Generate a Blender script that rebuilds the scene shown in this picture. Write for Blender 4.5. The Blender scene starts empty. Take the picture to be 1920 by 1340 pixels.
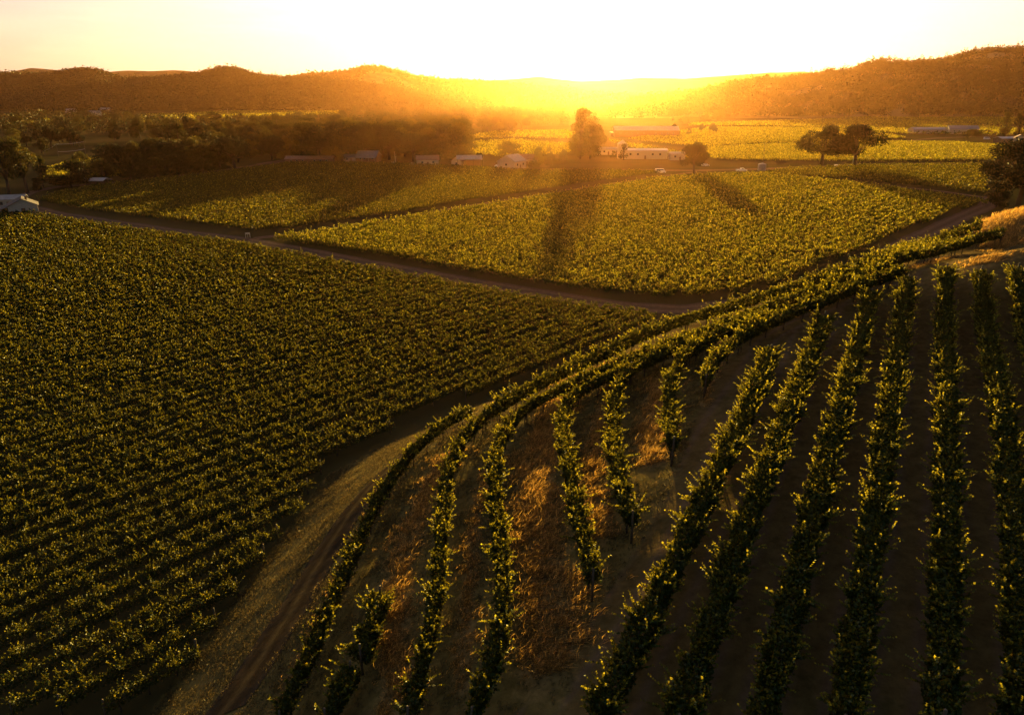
import bpy, math, random
import numpy as np

# ------------------------------------------------------------------ camera
S = bpy.context.scene
COL = S.collection
R = math.radians
W, H, F = 1920.0, 1340.0, 1400.0          # photograph frame, focal length in its pixels
PITCH = R(19.1); CAM_Z = 35.0
SP, CP = math.sin(PITCH), math.cos(PITCH)
cam_d = bpy.data.cameras.new("camera"); cam = bpy.data.objects.new("camera", cam_d); COL.objects.link(cam)
cam.location = (0, 0, CAM_Z); cam.rotation_euler = (R(90) - PITCH, 0, 0)
cam_d.sensor_width = 36.0; cam_d.lens = 36.0 * F / W
cam_d.clip_start = 0.5; cam_d.clip_end = 60000
S.camera = cam

# ------------------------------------------------------------------ sun, sky, exposure
SUN_EL, SUN_AZ = R(4.8), R(6.2)            # azimuth to the right of +Y
SUN_DIR = (math.sin(SUN_AZ) * math.cos(SUN_EL), math.cos(SUN_AZ) * math.cos(SUN_EL), math.sin(SUN_EL))
sun_d = bpy.data.lights.new("sun", 'SUN'); sun = bpy.data.objects.new("sun", sun_d); COL.objects.link(sun)
sun_d.energy = 5.0; sun_d.angle = R(0.6); sun_d.color = (1.0, 0.62, 0.15)
sun.rotation_euler = (R(90) - SUN_EL, 0, R(180) - SUN_AZ)

world = bpy.data.worlds.new("World"); S.world = world; world.use_nodes = True
nt = world.node_tree; nt.nodes.clear()
def N(t, kind, **kw):
    n = t.nodes.new(kind)
    for k, v in kw.items(): setattr(n, k, v)
    return n
sky = N(nt, 'ShaderNodeTexSky', sky_type='NISHITA', sun_disc=False, sun_elevation=SUN_EL, sun_rotation=SUN_AZ,
        altitude=60, air_density=1.0, dust_density=1.6, ozone_density=0.6)
tint = N(nt, 'ShaderNodeMix', data_type='RGBA', blend_type='MULTIPLY'); tint.inputs[0].default_value = 1
tint.inputs[7].default_value = (.75, .72, .85, 1)
nt.links.new(sky.outputs[0], tint.inputs[6])
# thin cirrus, only a few percent brighter than the air round it
tc = N(nt, 'ShaderNodeTexCoord'); mp = N(nt, 'ShaderNodeMapping'); mp.inputs[3].default_value = (3, 3, 22); mp.inputs[2].default_value = (0, .25, 0)
nz = N(nt, 'ShaderNodeTexNoise'); nz.inputs['Scale'].default_value = 2.2; nz.inputs['Detail'].default_value = 6
rp = N(nt, 'ShaderNodeMapRange'); rp.inputs[1].default_value = .5; rp.inputs[2].default_value = .8; rp.inputs[3].default_value = 1; rp.inputs[4].default_value = 1.25
nt.links.new(tc.outputs['Generated'], mp.inputs[0]); nt.links.new(mp.outputs[0], nz.inputs[0]); nt.links.new(nz.outputs[0], rp.inputs[0])
cl = N(nt, 'ShaderNodeVectorMath', operation='SCALE'); nt.links.new(tint.outputs[2], cl.inputs[0]); nt.links.new(rp.outputs[0], cl.inputs[3])
# bright air round the sun
dp = N(nt, 'ShaderNodeVectorMath', operation='DOT_PRODUCT'); dp.inputs[1].default_value = SUN_DIR
nt.links.new(tc.outputs['Generated'], dp.inputs[0])
def powr(e, k):
    a = N(nt, 'ShaderNodeMath', operation='MAXIMUM'); nt.links.new(dp.outputs['Value'], a.inputs[0]); a.inputs[1].default_value = 0
    b = N(nt, 'ShaderNodeMath', operation='POWER'); nt.links.new(a.outputs[0], b.inputs[0]); b.inputs[1].default_value = e
    c = N(nt, 'ShaderNodeMath', operation='MULTIPLY'); nt.links.new(b.outputs[0], c.inputs[0]); c.inputs[1].default_value = k
    return c
p1, p2 = powr(260, 14.0), powr(3.2, 6.3)
sm = N(nt, 'ShaderNodeMath', operation='ADD'); nt.links.new(p1.outputs[0], sm.inputs[0]); nt.links.new(p2.outputs[0], sm.inputs[1])
gl = N(nt, 'ShaderNodeVectorMath', operation='SCALE'); gl.inputs[0].default_value = (1.0, .78, .80); nt.links.new(sm.outputs[0], gl.inputs[3])
ad = N(nt, 'ShaderNodeVectorMath', operation='ADD'); nt.links.new(cl.outputs[0], ad.inputs[0]); nt.links.new(gl.outputs[0], ad.inputs[1])
bg = N(nt, 'ShaderNodeBackground'); bg.inputs[1].default_value = 0.037
nt.links.new(ad.outputs[0], bg.inputs[0]); wo = N(nt, 'ShaderNodeOutputWorld'); nt.links.new(bg.outputs[0], wo.inputs[0])

S.view_settings.view_transform = 'Standard'; S.view_settings.look = 'None'
S.view_settings.gamma = 1; S.view_settings.exposure = 1.85
S.cycles.volume_bounces = 0; S.cycles.max_bounces = 5; S.cycles.transparent_max_bounces = 8
S.cycles.diffuse_bounces = 2; S.cycles.transmission_bounces = 3; S.cycles.glossy_bounces = 1
S.cycles.use_denoising = True

HAZE_D, HAZE_G = 2.9e-5, 0.86               # per metre, forward scattering
rng = np.random.default_rng(7); random.seed(7)

# ------------------------------------------------------------------ helpers
def tag(o, label=None, cat=None, group=None, kind=None):
    if label: o["label"] = label
    if cat: o["category"] = cat
    if group: o["group"] = group
    if kind: o["kind"] = kind
    return o
def empty(name, loc, rz=0.0):
    o = bpy.data.objects.new(name, None); COL.objects.link(o); o.location = loc; o.rotation_euler = (0, 0, rz)
    o.empty_display_size = .2
    return o
def link_mesh(name, me, parent=None, loc=None):
    o = bpy.data.objects.new(name, me); COL.objects.link(o)
    if parent: o.parent = parent
    if loc is not None: o.location = loc
    return o
def mesh(name, v, faces, mat, leaf_tone=None, smooth=False, attrs=None):
    """v (N,3); faces (M,k) array or list of tuples."""
    me = bpy.data.meshes.new(name)
    v = np.asarray(v, dtype=np.float32)
    if isinstance(faces, np.ndarray):
        m, k = faces.shape
        me.vertices.add(len(v)); me.vertices.foreach_set("co", v.ravel())
        me.loops.add(m * k); me.loops.foreach_set("vertex_index", faces.astype(np.int32).ravel())
        me.polygons.add(m); me.polygons.foreach_set("loop_start", np.arange(m, dtype=np.int32) * k)
        me.update(calc_edges=True)
    else:
        me.from_pydata([tuple(map(float, p)) for p in v], [], [tuple(int(i) for i in f) for f in faces]); m = len(faces)
    if leaf_tone is not None:
        a = me.attributes.new("leaf_tone", 'FLOAT', 'FACE'); a.data.foreach_set("value", np.asarray(leaf_tone, dtype=np.float32))
    for k_, arr in (attrs or {}).items():
        a = me.attributes.new(k_, 'FLOAT', 'POINT'); a.data.foreach_set("value", np.asarray(arr, dtype=np.float32))
    if smooth: me.polygons.foreach_set("use_smooth", np.ones(len(me.polygons), dtype=bool))
    me.materials.append(mat)
    return me
class MB:
    def __init__(s): s.v, s.f = [], []
    def box(s, c, size, rz=0.0):
        cx, cy, cz = c; a, b, h = size[0] / 2, size[1] / 2, size[2] / 2; n = len(s.v); co, si = math.cos(rz), math.sin(rz)
        for z in (-h, h):
            for x, y in ((-a, -b), (a, -b), (a, b), (-a, b)): s.v.append((cx + x * co - y * si, cy + x * si + y * co, cz + z))
        s.f += [tuple(n + i for i in q) for q in ((3, 2, 1, 0), (4, 5, 6, 7), (0, 1, 5, 4), (1, 2, 6, 5), (2, 3, 7, 6), (3, 0, 4, 7))]
        return s
    def tube(s, pts, rad, k=8):
        pts = [np.array(p, float) for p in pts]; n0 = len(s.v)
        for i, p in enumerate(pts):
            d = pts[min(i + 1, len(pts) - 1)] - pts[max(i - 1, 0)]; d /= np.linalg.norm(d) + 1e-9
            a = np.cross(d, (0, 0, 1.0) if abs(d[2]) < .9 else (1.0, 0, 0)); a /= np.linalg.norm(a); b = np.cross(d, a)
            r = rad[i] if isinstance(rad, (list, tuple)) else rad
            for j in range(k):
                t = 2 * math.pi * j / k; s.v.append(tuple(p + r * (a * math.cos(t) + b * math.sin(t))))
        for i in range(len(pts) - 1):
            for j in range(k):
                q = n0 + i * k; s.f.append((q + j, q + (j + 1) % k, q + k + (j + 1) % k, q + k + j))
        s.f.append(tuple(n0 + j for j in range(k))[::-1]); s.f.append(tuple(n0 + (len(pts) - 1) * k + j for j in range(k)))
        return s
    def poly(s, verts, faces):
        n = len(s.v); s.v += [tuple(p) for p in verts]; s.f += [tuple(n + i for i in q) for q in faces]; return s
    def mesh(s, name, mat, smooth=False): return mesh(name, s.v, s.f, mat, smooth=smooth)
    def build(s, name, mat, parent=None, smooth=False): return link_mesh(name, s.mesh(name, mat, smooth), parent)

# ------------------------------------------------------------------ materials
def new_mat(name):
    m = bpy.data.materials.new(name); m.use_nodes = True; m.node_tree.nodes.clear()
    return m, m.node_tree, N(m.node_tree, 'ShaderNodeOutputMaterial')
def ramp(t, src, stops):
    r = N(t, 'ShaderNodeValToRGB'); e = r.color_ramp.elements
    while len(e) < len(stops): e.new(.5)
    for i, (p, c) in enumerate(stops): e[i].position = p; e[i].color = (*c, 1)
    t.links.new(src, r.inputs[0]); return r
def noise(t, scale, detail=4, coord='Object', rough=.55, stretch=None):
    c = N(t, 'ShaderNodeTexCoord'); n = N(t, 'ShaderNodeTexNoise'); n.inputs['Scale'].default_value = scale
    n.inputs['Detail'].default_value = detail; n.inputs['Roughness'].default_value = rough
    if stretch:
        m = N(t, 'ShaderNodeMapping'); m.inputs[3].default_value = stretch; t.links.new(c.outputs[coord], m.inputs[0]); t.links.new(m.outputs[0], n.inputs[0])
    else: t.links.new(c.outputs[coord], n.inputs[0])
    return n
def leaf_mat(name, dark, light, trans, tf=.45, objvar=False):
    m, t, out = new_mat(name)
    at = N(t, 'ShaderNodeAttribute', attribute_name='leaf_tone'); src = at.outputs['Fac']
    if objvar:
        oi = N(t, 'ShaderNodeObjectInfo'); ma = N(t, 'ShaderNodeMath', operation='MULTIPLY_ADD'); ma.inputs[1].default_value = .5
        mm = N(t, 'ShaderNodeMath', operation='MULTIPLY'); mm.inputs[1].default_value = .5
        t.links.new(at.outputs['Fac'], mm.inputs[0]); t.links.new(oi.outputs['Random'], ma.inputs[0]); t.links.new(mm.outputs[0], ma.inputs[2]); src = ma.outputs[0]
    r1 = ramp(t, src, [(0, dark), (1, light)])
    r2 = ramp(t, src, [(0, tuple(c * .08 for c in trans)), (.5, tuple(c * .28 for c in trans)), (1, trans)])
    d = N(t, 'ShaderNodeBsdfDiffuse'); tr = N(t, 'ShaderNodeBsdfTranslucent'); g = N(t, 'ShaderNodeBsdfGlossy'); g.inputs['Roughness'].default_value = .45
    g.inputs[0].default_value = (.8, .8, .7, 1)
    t.links.new(r1.outputs[0], d.inputs[0]); t.links.new(r2.outputs[0], tr.inputs[0])
    mx = N(t, 'ShaderNodeMixShader'); mx.inputs[0].default_value = tf; t.links.new(d.outputs[0], mx.inputs[1]); t.links.new(tr.outputs[0], mx.inputs[2])
    m2 = N(t, 'ShaderNodeMixShader'); m2.inputs[0].default_value = .03; t.links.new(mx.outputs[0], m2.inputs[1]); t.links.new(g.outputs[0], m2.inputs[2])
    t.links.new(m2.outputs[0], out.inputs[0]); return m
def plain(name, c1, c2, scale=2.0, rough=.8, metal=0, bump=0, stretch=None, spec=.3):
    m, t, out = new_mat(name); p = N(t, 'ShaderNodeBsdfPrincipled'); n = noise(t, scale, 5, stretch=stretch)
    r = ramp(t, n.outputs[0], [(.3, c1), (.7, c2)]); t.links.new(r.outputs[0], p.inputs['Base Color'])
    p.inputs['Roughness'].default_value = rough; p.inputs['Metallic'].default_value = metal; p.inputs['Specular IOR Level'].default_value = spec
    if bump:
        b = N(t, 'ShaderNodeBump'); b.inputs['Strength'].default_value = bump; t.links.new(n.outputs[0], b.inputs['Height']); t.links.new(b.outputs[0], p.inputs['Normal'])
    t.links.new(p.outputs[0], out.inputs[0]); return m
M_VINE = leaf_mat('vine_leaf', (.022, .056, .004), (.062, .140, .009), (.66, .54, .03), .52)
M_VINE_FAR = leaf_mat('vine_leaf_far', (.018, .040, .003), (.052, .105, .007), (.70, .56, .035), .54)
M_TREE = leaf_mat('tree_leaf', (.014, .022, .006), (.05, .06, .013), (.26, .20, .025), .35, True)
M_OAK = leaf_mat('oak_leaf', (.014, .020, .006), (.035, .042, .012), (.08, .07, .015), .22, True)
M_FOREST = leaf_mat('forest_leaf', (.010, .018, .006), (.034, .048, .014), (.10, .085, .015), .25)
M_GRASS = leaf_mat('dry_grass', (.28, .18, .05), (.56, .38, .12), (1.0, .56, .12), .62)
M_BARK = plain('bark', (.04, .03, .02), (.09, .07, .05), 6, .9, bump=.4)
M_WOOD = plain('post_wood', (.06, .045, .03), (.13, .10, .07), 5, .85)
M_STEEL = plain('galvanised_steel', (.30, .30, .30), (.45, .45, .44), 8, .45, .8)

# ------------------------------------------------------------------ terrain
def ray_k(v): return SP + (v - H / 2) / F * CP            # drop per metre of depth
def at_z(u, v, z):
    """point where the line of sight through picture point (u,v) meets height z"""
    d = (CAM_Z - z) / ray_k(v)
    return np.array([(u - W / 2) / F * d, d * (CP - (v - H / 2) / F * SP), z])
def at_depth(u, v, d):
    yc = (v - H / 2) / F * d
    return np.array([(u - W / 2) / F * d, d * CP - yc * SP, CAM_Z - d * SP - yc * CP])
CTRL = [(900,1340,13.2),(780,1340,12),(650,1340,10.6),(540,1340,9),(430,1340,5.6),
 (1110,1340,15.2),(1440,1340,16.3),(1900,1340,16.6),(1280,900,17.3),(1450,640,18.8),(1560,575,19.8),(1640,535,20.2),(1710,500,20.6),
 (1770,490,20.9),(1840,480,21.2),(1900,640,19.8),(1900,900,18.3),(1600,800,18.4),
 (1130,820,15.2),(1040,740,13.6),(1230,800,16.6),(1170,950,16.0),(1100,1090,15.4),(960,1100,14),(830,1100,12.4),(640,1100,9.4),(700,960,9.4),
 (840,880,11.5),(760,870,10),(890,770,10),(950,740,11.3),(1050,690,12.4),(1250,600,15.3),(1340,640,17.0),(1450,530,17),(1600,500,18.6),
 (1700,460,18.8),(1850,430,19.5),(1880,470,20.6),(1913,395,24),(1960,420,26),(1960,900,18.6),(1960,500,22.5),
 (450,1270,5.2),(560,1150,6.4),(650,960,6.6),(740,850,7.2),(850,782,7)]
ZERO = [(310,1320),(440,1130),(540,1010),(617,895),(780,806),(930,745),(1040,694),(1240,610),(1350,570),(1500,545),(1640,490),(1760,425),(1850,388)]
P = [at_z(u, v, z) for u, v, z in CTRL]
P += [at_z(u, v, 0) + np.array([0, 0, -.25]) for u, v in ZERO]
for u, v in ZERO:                                            # keep the plain level further out
    q = at_z(u, v, 0); P.append(np.array([q[0] - 16, q[1] + 13, -3.0])); P.append(np.array([q[0] - 45, q[1] + 40, -9.0]))
P += [np.array(p, float) for p in [(-30,8,-3),(-16,5,3),(0,2,11),(12,2,15),(35,2,17),(80,20,22),(110,60,26),(110,110,20),(95,125,12),(60,5,19),(140,150,2),(-60,10,-9)]]
for u, v, z in [(1080,700,12.0),(1150,668,13.2),(1240,625,15.0),(1320,598,16.2),(1400,577,16.8),(1480,552,17.4),(1560,527,17.9),(1640,498,18.4),(1720,470,18.7)]:
    q = at_z(u, v, z); P.append(q + np.array([-5.5, 7.5, -5.2]))       # the terrace edge drops away beyond its outer row
P = np.array(P); XY, ZZ = P[:, :2] / 50.0, P[:, 2]
def _phi(r): return r * r * np.log(r + 1e-9)
n_ = len(P); A = np.zeros((n_ + 3, n_ + 3))
A[:n_, :n_] = _phi(np.linalg.norm(XY[:, None] - XY[None], axis=2)) + np.eye(n_) * .012
A[:n_, n_] = 1; A[:n_, n_ + 1:] = XY; A[n_:, :n_] = A[:n_, n_:].T
WT = np.linalg.solve(A, np.concatenate([ZZ, np.zeros(3)]))
def hnoise(x, y): return .16 * np.sin(x * .31 + 1.3 * np.sin(y * .17)) * np.sin(y * .23 + 1.1 * np.sin(x * .13)) + .05 * np.sin(x * 1.1 + y * .7) * np.sin(y * 1.3 - x * .4)
def ground(x, y):
    x = np.asarray(x, float); y = np.asarray(y, float); sh = x.shape; x, y = x.ravel(), y.ravel(); z = np.zeros_like(x)
    near = (x > -75) & (x < 150) & (y > 0) & (y < 178)
    if near.any():
        q = np.stack([x[near], y[near]], 1) / 50.0; out = np.empty(len(q))
        for i in range(0, len(q), 20000):
            r = np.linalg.norm(q[i:i + 20000, None] - XY[None], axis=2)
            out[i:i + 20000] = _phi(r) @ WT[:n_] + WT[n_] + q[i:i + 20000] @ WT[n_ + 1:]
        xe, ye = x[near], y[near]
        fade = np.clip((150 - xe) / 30, 0, 1) * np.clip((176 - ye) / 30, 0, 1)
        s = out; s = np.where(s > 1, s, np.where(s < -1, 0, (s + 1) ** 2 / 4))   # rounded foot
        z[near] = s * fade + hnoise(xe, ye) * np.clip(s / 3, 0, 1)
    return z.reshape(sh)
def axis(lo, hi, step, far):
    a = list(np.arange(lo, hi + step / 2, step)); d = step
    p, q = a[-1], a[0]; up, dn = [], []
    while p < far: d *= 1.25; p += d; up.append(p)
    d = step
    while q > -far: d *= 1.25; q -= d; dn.append(q)
    return np.array(dn[::-1] + a + up)
gx, gy = axis(-30, 80, .34, 5600), axis(10, 110, .34, 5600)
GX, GY = np.meshgrid(gx, gy); GZ = ground(GX, GY)
def gz_fast(x, y):
    """height of the ground sheet itself (bilinear on its own grid)"""
    x = np.asarray(x, float); y = np.asarray(y, float)
    i = np.clip(np.searchsorted(gx, x) - 1, 0, len(gx) - 2); j = np.clip(np.searchsorted(gy, y) - 1, 0, len(gy) - 2)
    a = (x - gx[i]) / (gx[i + 1] - gx[i]); b = (y - gy[j]) / (gy[j + 1] - gy[j])
    return (GZ[j, i] * (1 - a) + GZ[j, i + 1] * a) * (1 - b) + (GZ[j + 1, i] * (1 - a) + GZ[j + 1, i + 1] * a) * b
def hit(u, v, lift=0.0):
    """first place where the line of sight through (u,v) meets the ground raised by lift"""
    k = ray_k(v); dmax = min((CAM_Z - lift) / k if k > 0 else 4000, 4000)
    d = np.linspace(12, dmax, 1500); yc = (v - H / 2) / F * d
    x, y, z = (u - W / 2) / F * d, d * CP - yc * SP, CAM_Z - d * SP - yc * CP
    g = gz_fast(x, y) + lift; below = np.where(z <= g)[0]; i = below[0] if len(below) else -1
    return np.array([x[i], y[i], gz_fast(x[i], y[i])])
def path(pts, lift=0.0, step=1.0, smooth=True):
    """picture polyline -> evenly spaced smooth ground polyline (x,y)"""
    q = np.array([hit(u, v, lift)[:2] for u, v in pts]); s = np.concatenate([[0], np.cumsum(np.linalg.norm(np.diff(q, axis=0), axis=1))])
    L = s[-1]; t = np.arange(0, L, step); xy = np.stack([np.interp(t, s, q[:, 0]), np.interp(t, s, q[:, 1])], 1)
    if smooth and len(t) > 12:
        k = max(3, int(min(5.0 / step, len(t) / 4)) | 1); pad = np.concatenate([2 * xy[:1] - xy[1:k // 2 + 1][::-1], xy, 2 * xy[-1:] - xy[-k // 2:-1][::-1]]) if False else np.pad(xy, ((k // 2, k // 2), (0, 0)), 'reflect', reflect_type='odd')
        ker = np.hanning(k + 2)[1:-1]; ker /= ker.sum()
        xy = np.stack([np.convolve(pad[:, i], ker, 'valid') for i in (0, 1)], 1)
    return xy
def dist_to(xs, ys, poly):
    best = np.full(xs.shape, 1e9)
    for a, b in zip(poly[:-1], poly[1:]):
        ab = b - a; t = np.clip(((xs - a[0]) * ab[0] + (ys - a[1]) * ab[1]) / (ab @ ab + 1e-9), 0, 1)
        best = np.minimum(best, np.hypot(xs - a[0] - t * ab[0], ys - a[1] - t * ab[1]))
    return best
def inside(xs, ys, poly):
    c = np.zeros(np.shape(xs), bool); j = len(poly) - 1
    for i in range(len(poly)):
        xi, yi = poly[i]; xj, yj = poly[j]
        c ^= ((yi > ys) != (yj > ys)) & (xs < (xj - xi) * (ys - yi) / (yj - yi + 1e-12) + xi); j = i
    return c
def G(pts): return np.array([at_z(u, v, 0)[:2] for u, v in pts])

GRASS_STRIPS = [  # picture polyline, half width (m), blade height, tufts per square metre
 ([(845,845),(800,920),(765,1000),(740,1090),(735,1180),(745,1260),(742,1338)], .85, .55, 26),
 ([(925,860),(897,940),(885,1010),(878,1100),(870,1200),(865,1300)], .5, .4, 16),
 ([(1060,742),(1022,800),(1000,880),(1002,980),(1025,1080),(1040,1180),(1020,1290)], 1.25, .6, 26),
 ([(1142,738),(1120,800),(1108,880),(1120,960),(1130,1010)], .6, .5, 22),
 ([(1258,692),(1228,750),(1214,820),(1232,872)], .8, .6, 26),
 ([(1415,618),(1480,594),(1560,566),(1640,530),(1700,503),(1760,485),(1800,478)], .35, .35, 30),
 ([(1350,668),(1330,720),(1320,760)], .4, .3, 10),
 ([(705,945),(655,1040),(610,1130),(560,1230),(520,1330)], .5, .35, 18),
 ([(980,742),(1040,716),(1110,690),(1180,664),(1260,640)], .35, .35, 14),
 ([(1842,424),(1815,432),(1790,440)], .8, .5, 30),
 ([(1850,478),(1842,500)], .9, .4, 30),
 ([(1860,470),(1900,455)], .8, .3, 20),
]
strip_xy = [path(p, 0.15, 1.0) for p, *_ in GRASS_STRIPS]
m1 = np.zeros(GX.shape); sel = (GX > -45) & (GX < 115) & (GY > 5) & (GY < 152)
for (p, hw, bh, dn), xy in zip(GRASS_STRIPS, strip_xy):
    d = dist_to(GX[sel], GY[sel], xy); m1[sel] = np.maximum(m1[sel], np.clip(1.4 - d / hw, 0, 1) * min(1, dn / 20))
knoll = np.array([(47.5,75),(50,81),(56,86),(75,88),(75,70),(54,71),(49.5,72.5)], float)
m1[sel] = np.maximum(m1[sel], inside(GX[sel], GY[sel], knoll) * 1.0)
trk_b = path([(415,1338),(450,1290),(500,1215),(560,1120),(600,1050),(640,985),(690,915),(745,862),(800,822),(860,792)], 0.1, 1.0)
bank = (GZ > .15) & sel                                       # grassy bank under the track
left_of = np.zeros(GX.shape); F0_pts = [(525,1345),(586,1225),(615,1144),(658,1053),(691,972),(729,905),(772,848),(825,800),(880,772)]
f0 = path(F0_pts, 1.2, 1.0); dF = dist_to(GX[sel], GY[sel], f0)
bank_poly = np.concatenate([f0, G([(960,735),(930,745),(617,892),(440,1130),(280,1345)])])
m2 = np.zeros(GX.shape); m2[sel] = inside(GX[sel], GY[sel], bank_poly) * .8
fan = np.array([hit(u, v)[:2] for u, v in [(515,1345),(620,1140),(700,960),(790,835),(885,772),(1000,722),(1150,665),(1260,640),(1345,625),(1330,700),(1300,800),(1265,900),(1210,1010),(1140,1110),(1090,1200),(1050,1345)]])
m2[sel] = np.maximum(m2[sel], inside(GX[sel], GY[sel], fan) * .8)
hillm = np.clip(GZ / 2.5, 0, 1)
RUTS = [[(1150,1340),(1290,1060),(1400,860),(1480,700),(1510,610)],[(1350,1340),(1440,1060),(1500,860),(1550,700),(1597,570)],[(1500,1340),(1560,1060),(1600,860),(1635,700),(1670,530)],
        [(1672,1340),(1700,1060),(1715,860),(1728,700),(1738,505)],[(1838,1340),(1840,1060),(1835,860),(1822,700),(1803,500)],[(1000,1340),(1140,1160),(1250,960),(1330,800),(1400,700),(1440,630),(1530,588),(1640,528),(1770,480),(1880,465)]]
m3 = np.zeros(GX.shape)
for pp in RUTS:
    xy = path(pp, .1, 1.0); dd = np.abs(dist_to(GX[sel], GY[sel], xy) - .62); m3[sel] = np.maximum(m3[sel], np.clip(1.25 - dd / .22, 0, 1) * .75)
m_ground, t, out = new_mat('ground')
pb = N(t, 'ShaderNodeBsdfPrincipled'); pb.inputs['Roughness'].default_value = .95; pb.inputs['Specular IOR Level'].default_value = 0
nb, nf = noise(t, .012, 6), noise(t, 1.6, 6, rough=.7)
c_val = ramp(t, nb.outputs[0], [(.35, (.045, .045, .016)), (.65, (.10, .075, .03))])
c_soil = ramp(t, nf.outputs[0], [(.3, (.10, .070, .026)), (.7, (.20, .140, .052))])
c_gr = ramp(t, nf.outputs[0], [(.3, (.17, .115, .04)), (.7, (.36, .25, .09))])
c_bk = ramp(t, nf.outputs[0], [(.3, (.11, .088, .026)), (.7, (.24, .185, .06))])
def mixc(a, b, f):
    m = N(t, 'ShaderNodeMix', data_type='RGBA'); t.links.new(f, m.inputs[0]); t.links.new(a, m.inputs[6]); t.links.new(b, m.inputs[7]); return m.outputs[2]
def attr(n, ragged=False):
    o = N(t, 'ShaderNodeAttribute', attribute_name=n).outputs['Fac']
    if not ragged: return o
    a = N(t, 'ShaderNodeMath', operation='MULTIPLY_ADD'); t.links.new(nf.outputs[0], a.inputs[0]); a.inputs[1].default_value = 1.6; t.links.new(o, a.inputs[2])
    b = N(t, 'ShaderNodeMapRange'); b.inputs[1].default_value = 1.1; b.inputs[2].default_value = 1.7; t.links.new(a.outputs[0], b.inputs[0]); return b.outputs[0]
def attr0(n): return N(t, 'ShaderNodeAttribute', attribute_name=n).outputs['Fac']
c = mixc(c_val.outputs[0], c_soil.outputs[0], attr('hill')); c_rut = ramp(t, nf.outputs[0], [(.3, (.12, .082, .052)), (.7, (.21, .145, .095))]); nw = noise(t, .35, 5, rough=.7)
c_wd = ramp(t, nf.outputs[0], [(.4, (.05, .05, .015)), (.7, (.14, .11, .04))]); wr = N(t, 'ShaderNodeMapRange'); wr.inputs[1].default_value = .56; wr.inputs[2].default_value = .72; wr.inputs[4].default_value = .7; t.links.new(nw.outputs[0], wr.inputs[0])
c = mixc(c, c_wd.outputs[0], wr.outputs[0]); c = mixc(c, c_rut.outputs[0], attr('rut'))
c = mixc(c, c_bk.outputs[0], attr('bank')); c = mixc(c, c_gr.outputs[0], attr('grass', True))
t.links.new(c, pb.inputs['Base Color'])
b_ = N(t, 'ShaderNodeBump'); b_.inputs['Strength'].default_value = .6; b_.inputs['Distance'].default_value = .15; t.links.new(nf.outputs[0], b_.inputs['Height']); t.links.new(b_.outputs[0], pb.inputs['Normal'])
t.links.new(pb.outputs[0], out.inputs[0])
ny, nx = GX.shape; idx = np.arange(nx * ny).reshape(ny, nx)
faces = np.stack([idx[:-1, :-1], idx[:-1, 1:], idx[1:, 1:], idx[1:, :-1]], -1).reshape(-1, 4)
me = mesh('ground', np.stack([GX, GY, GZ], -1).reshape(-1, 3), faces, m_ground, smooth=True, attrs={'grass': m1.ravel(), 'bank': m2.ravel(), 'rut': m3.ravel(), 'hill': hillm.ravel()})
tag(link_mesh('ground', me), 'brown and straw coloured earth of the valley floor and near hillside', 'ground', kind='structure')

# ------------------------------------------------------------------ dirt roads
m_road, t, out = new_mat('road_dirt'); pb = N(t, 'ShaderNodeBsdfPrincipled'); pb.inputs['Roughness'].default_value = .95; pb.inputs['Specular IOR Level'].default_value = 0
nf = noise(t, 1.1, 7, rough=.7); ar = N(t, 'ShaderNodeAttribute', attribute_name='across')
r1 = ramp(t, nf.outputs[0], [(.3, (.085, .060, .042)), (.7, (.17, .12, .085))]); r2 = ramp(t, ar.outputs['Fac'], [(0, (.75,)*3), (.25, (1.25,)*3), (.5, (.8,)*3), (.75, (1.25,)*3), (1, (.75,)*3)])
mm = N(t, 'ShaderNodeMix', data_type='RGBA', blend_type='MULTIPLY'); mm.inputs[0].default_value = 1; t.links.new(r1.outputs[0], mm.inputs[6]); t.links.new(r2.outputs[0], mm.inputs[7])
t.links.new(mm.outputs[2], pb.inputs['Base Color']); t.links.new(pb.outputs[0], out.inputs[0])
def road(name, xy, w, label, lift=.04, k=8, mat=None):
    xy = np.asarray(xy); d = np.gradient(xy, axis=0); d /= np.linalg.norm(d, axis=1)[:, None]; nrm = np.stack([-d[:, 1], d[:, 0]], 1)
    s = np.linspace(-.5, .5, k + 1); wv = w * (1 + .06 * np.sin(np.arange(len(xy)) * .37) + .04 * np.sin(np.arange(len(xy)) * 1.13))
    X = xy[:, 0:1] + nrm[:, 0:1] * s * wv[:, None]; Y = xy[:, 1:2] + nrm[:, 1:2] * s * wv[:, None]
    Z = gz_fast(X, Y) + lift; n, m = X.shape; id_ = np.arange(n * m).reshape(n, m)
    f = np.stack([id_[:-1, :-1], id_[1:, :-1], id_[1:, 1:], id_[:-1, 1:]], -1).reshape(-1, 4)
    me = mesh(name, np.stack([X, Y, Z], -1).reshape(-1, 3), f, mat or m_road, smooth=True, attrs={'across': np.tile(s + .5, n)})
    return tag(link_mesh(name, me), label, 'road', kind='structure')
def zpath(pts, step=2.0):
    q = G(pts); s = np.concatenate([[0], np.cumsum(np.linalg.norm(np.diff(q, axis=0), axis=1))]); tt = np.arange(0, s[-1], step)
    xy = np.stack([np.interp(tt, s, q[:, i]) for i in (0, 1)], 1); k = 5
    if len(tt) > 12:
        ker = np.hanning(k + 2)[1:-1]; ker /= ker.sum(); pad = np.pad(xy, ((2, 2), (0, 0)), 'reflect', reflect_type='odd'); xy = np.stack([np.convolve(pad[:, i], ker, 'valid') for i in (0, 1)], 1)
    return xy
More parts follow.
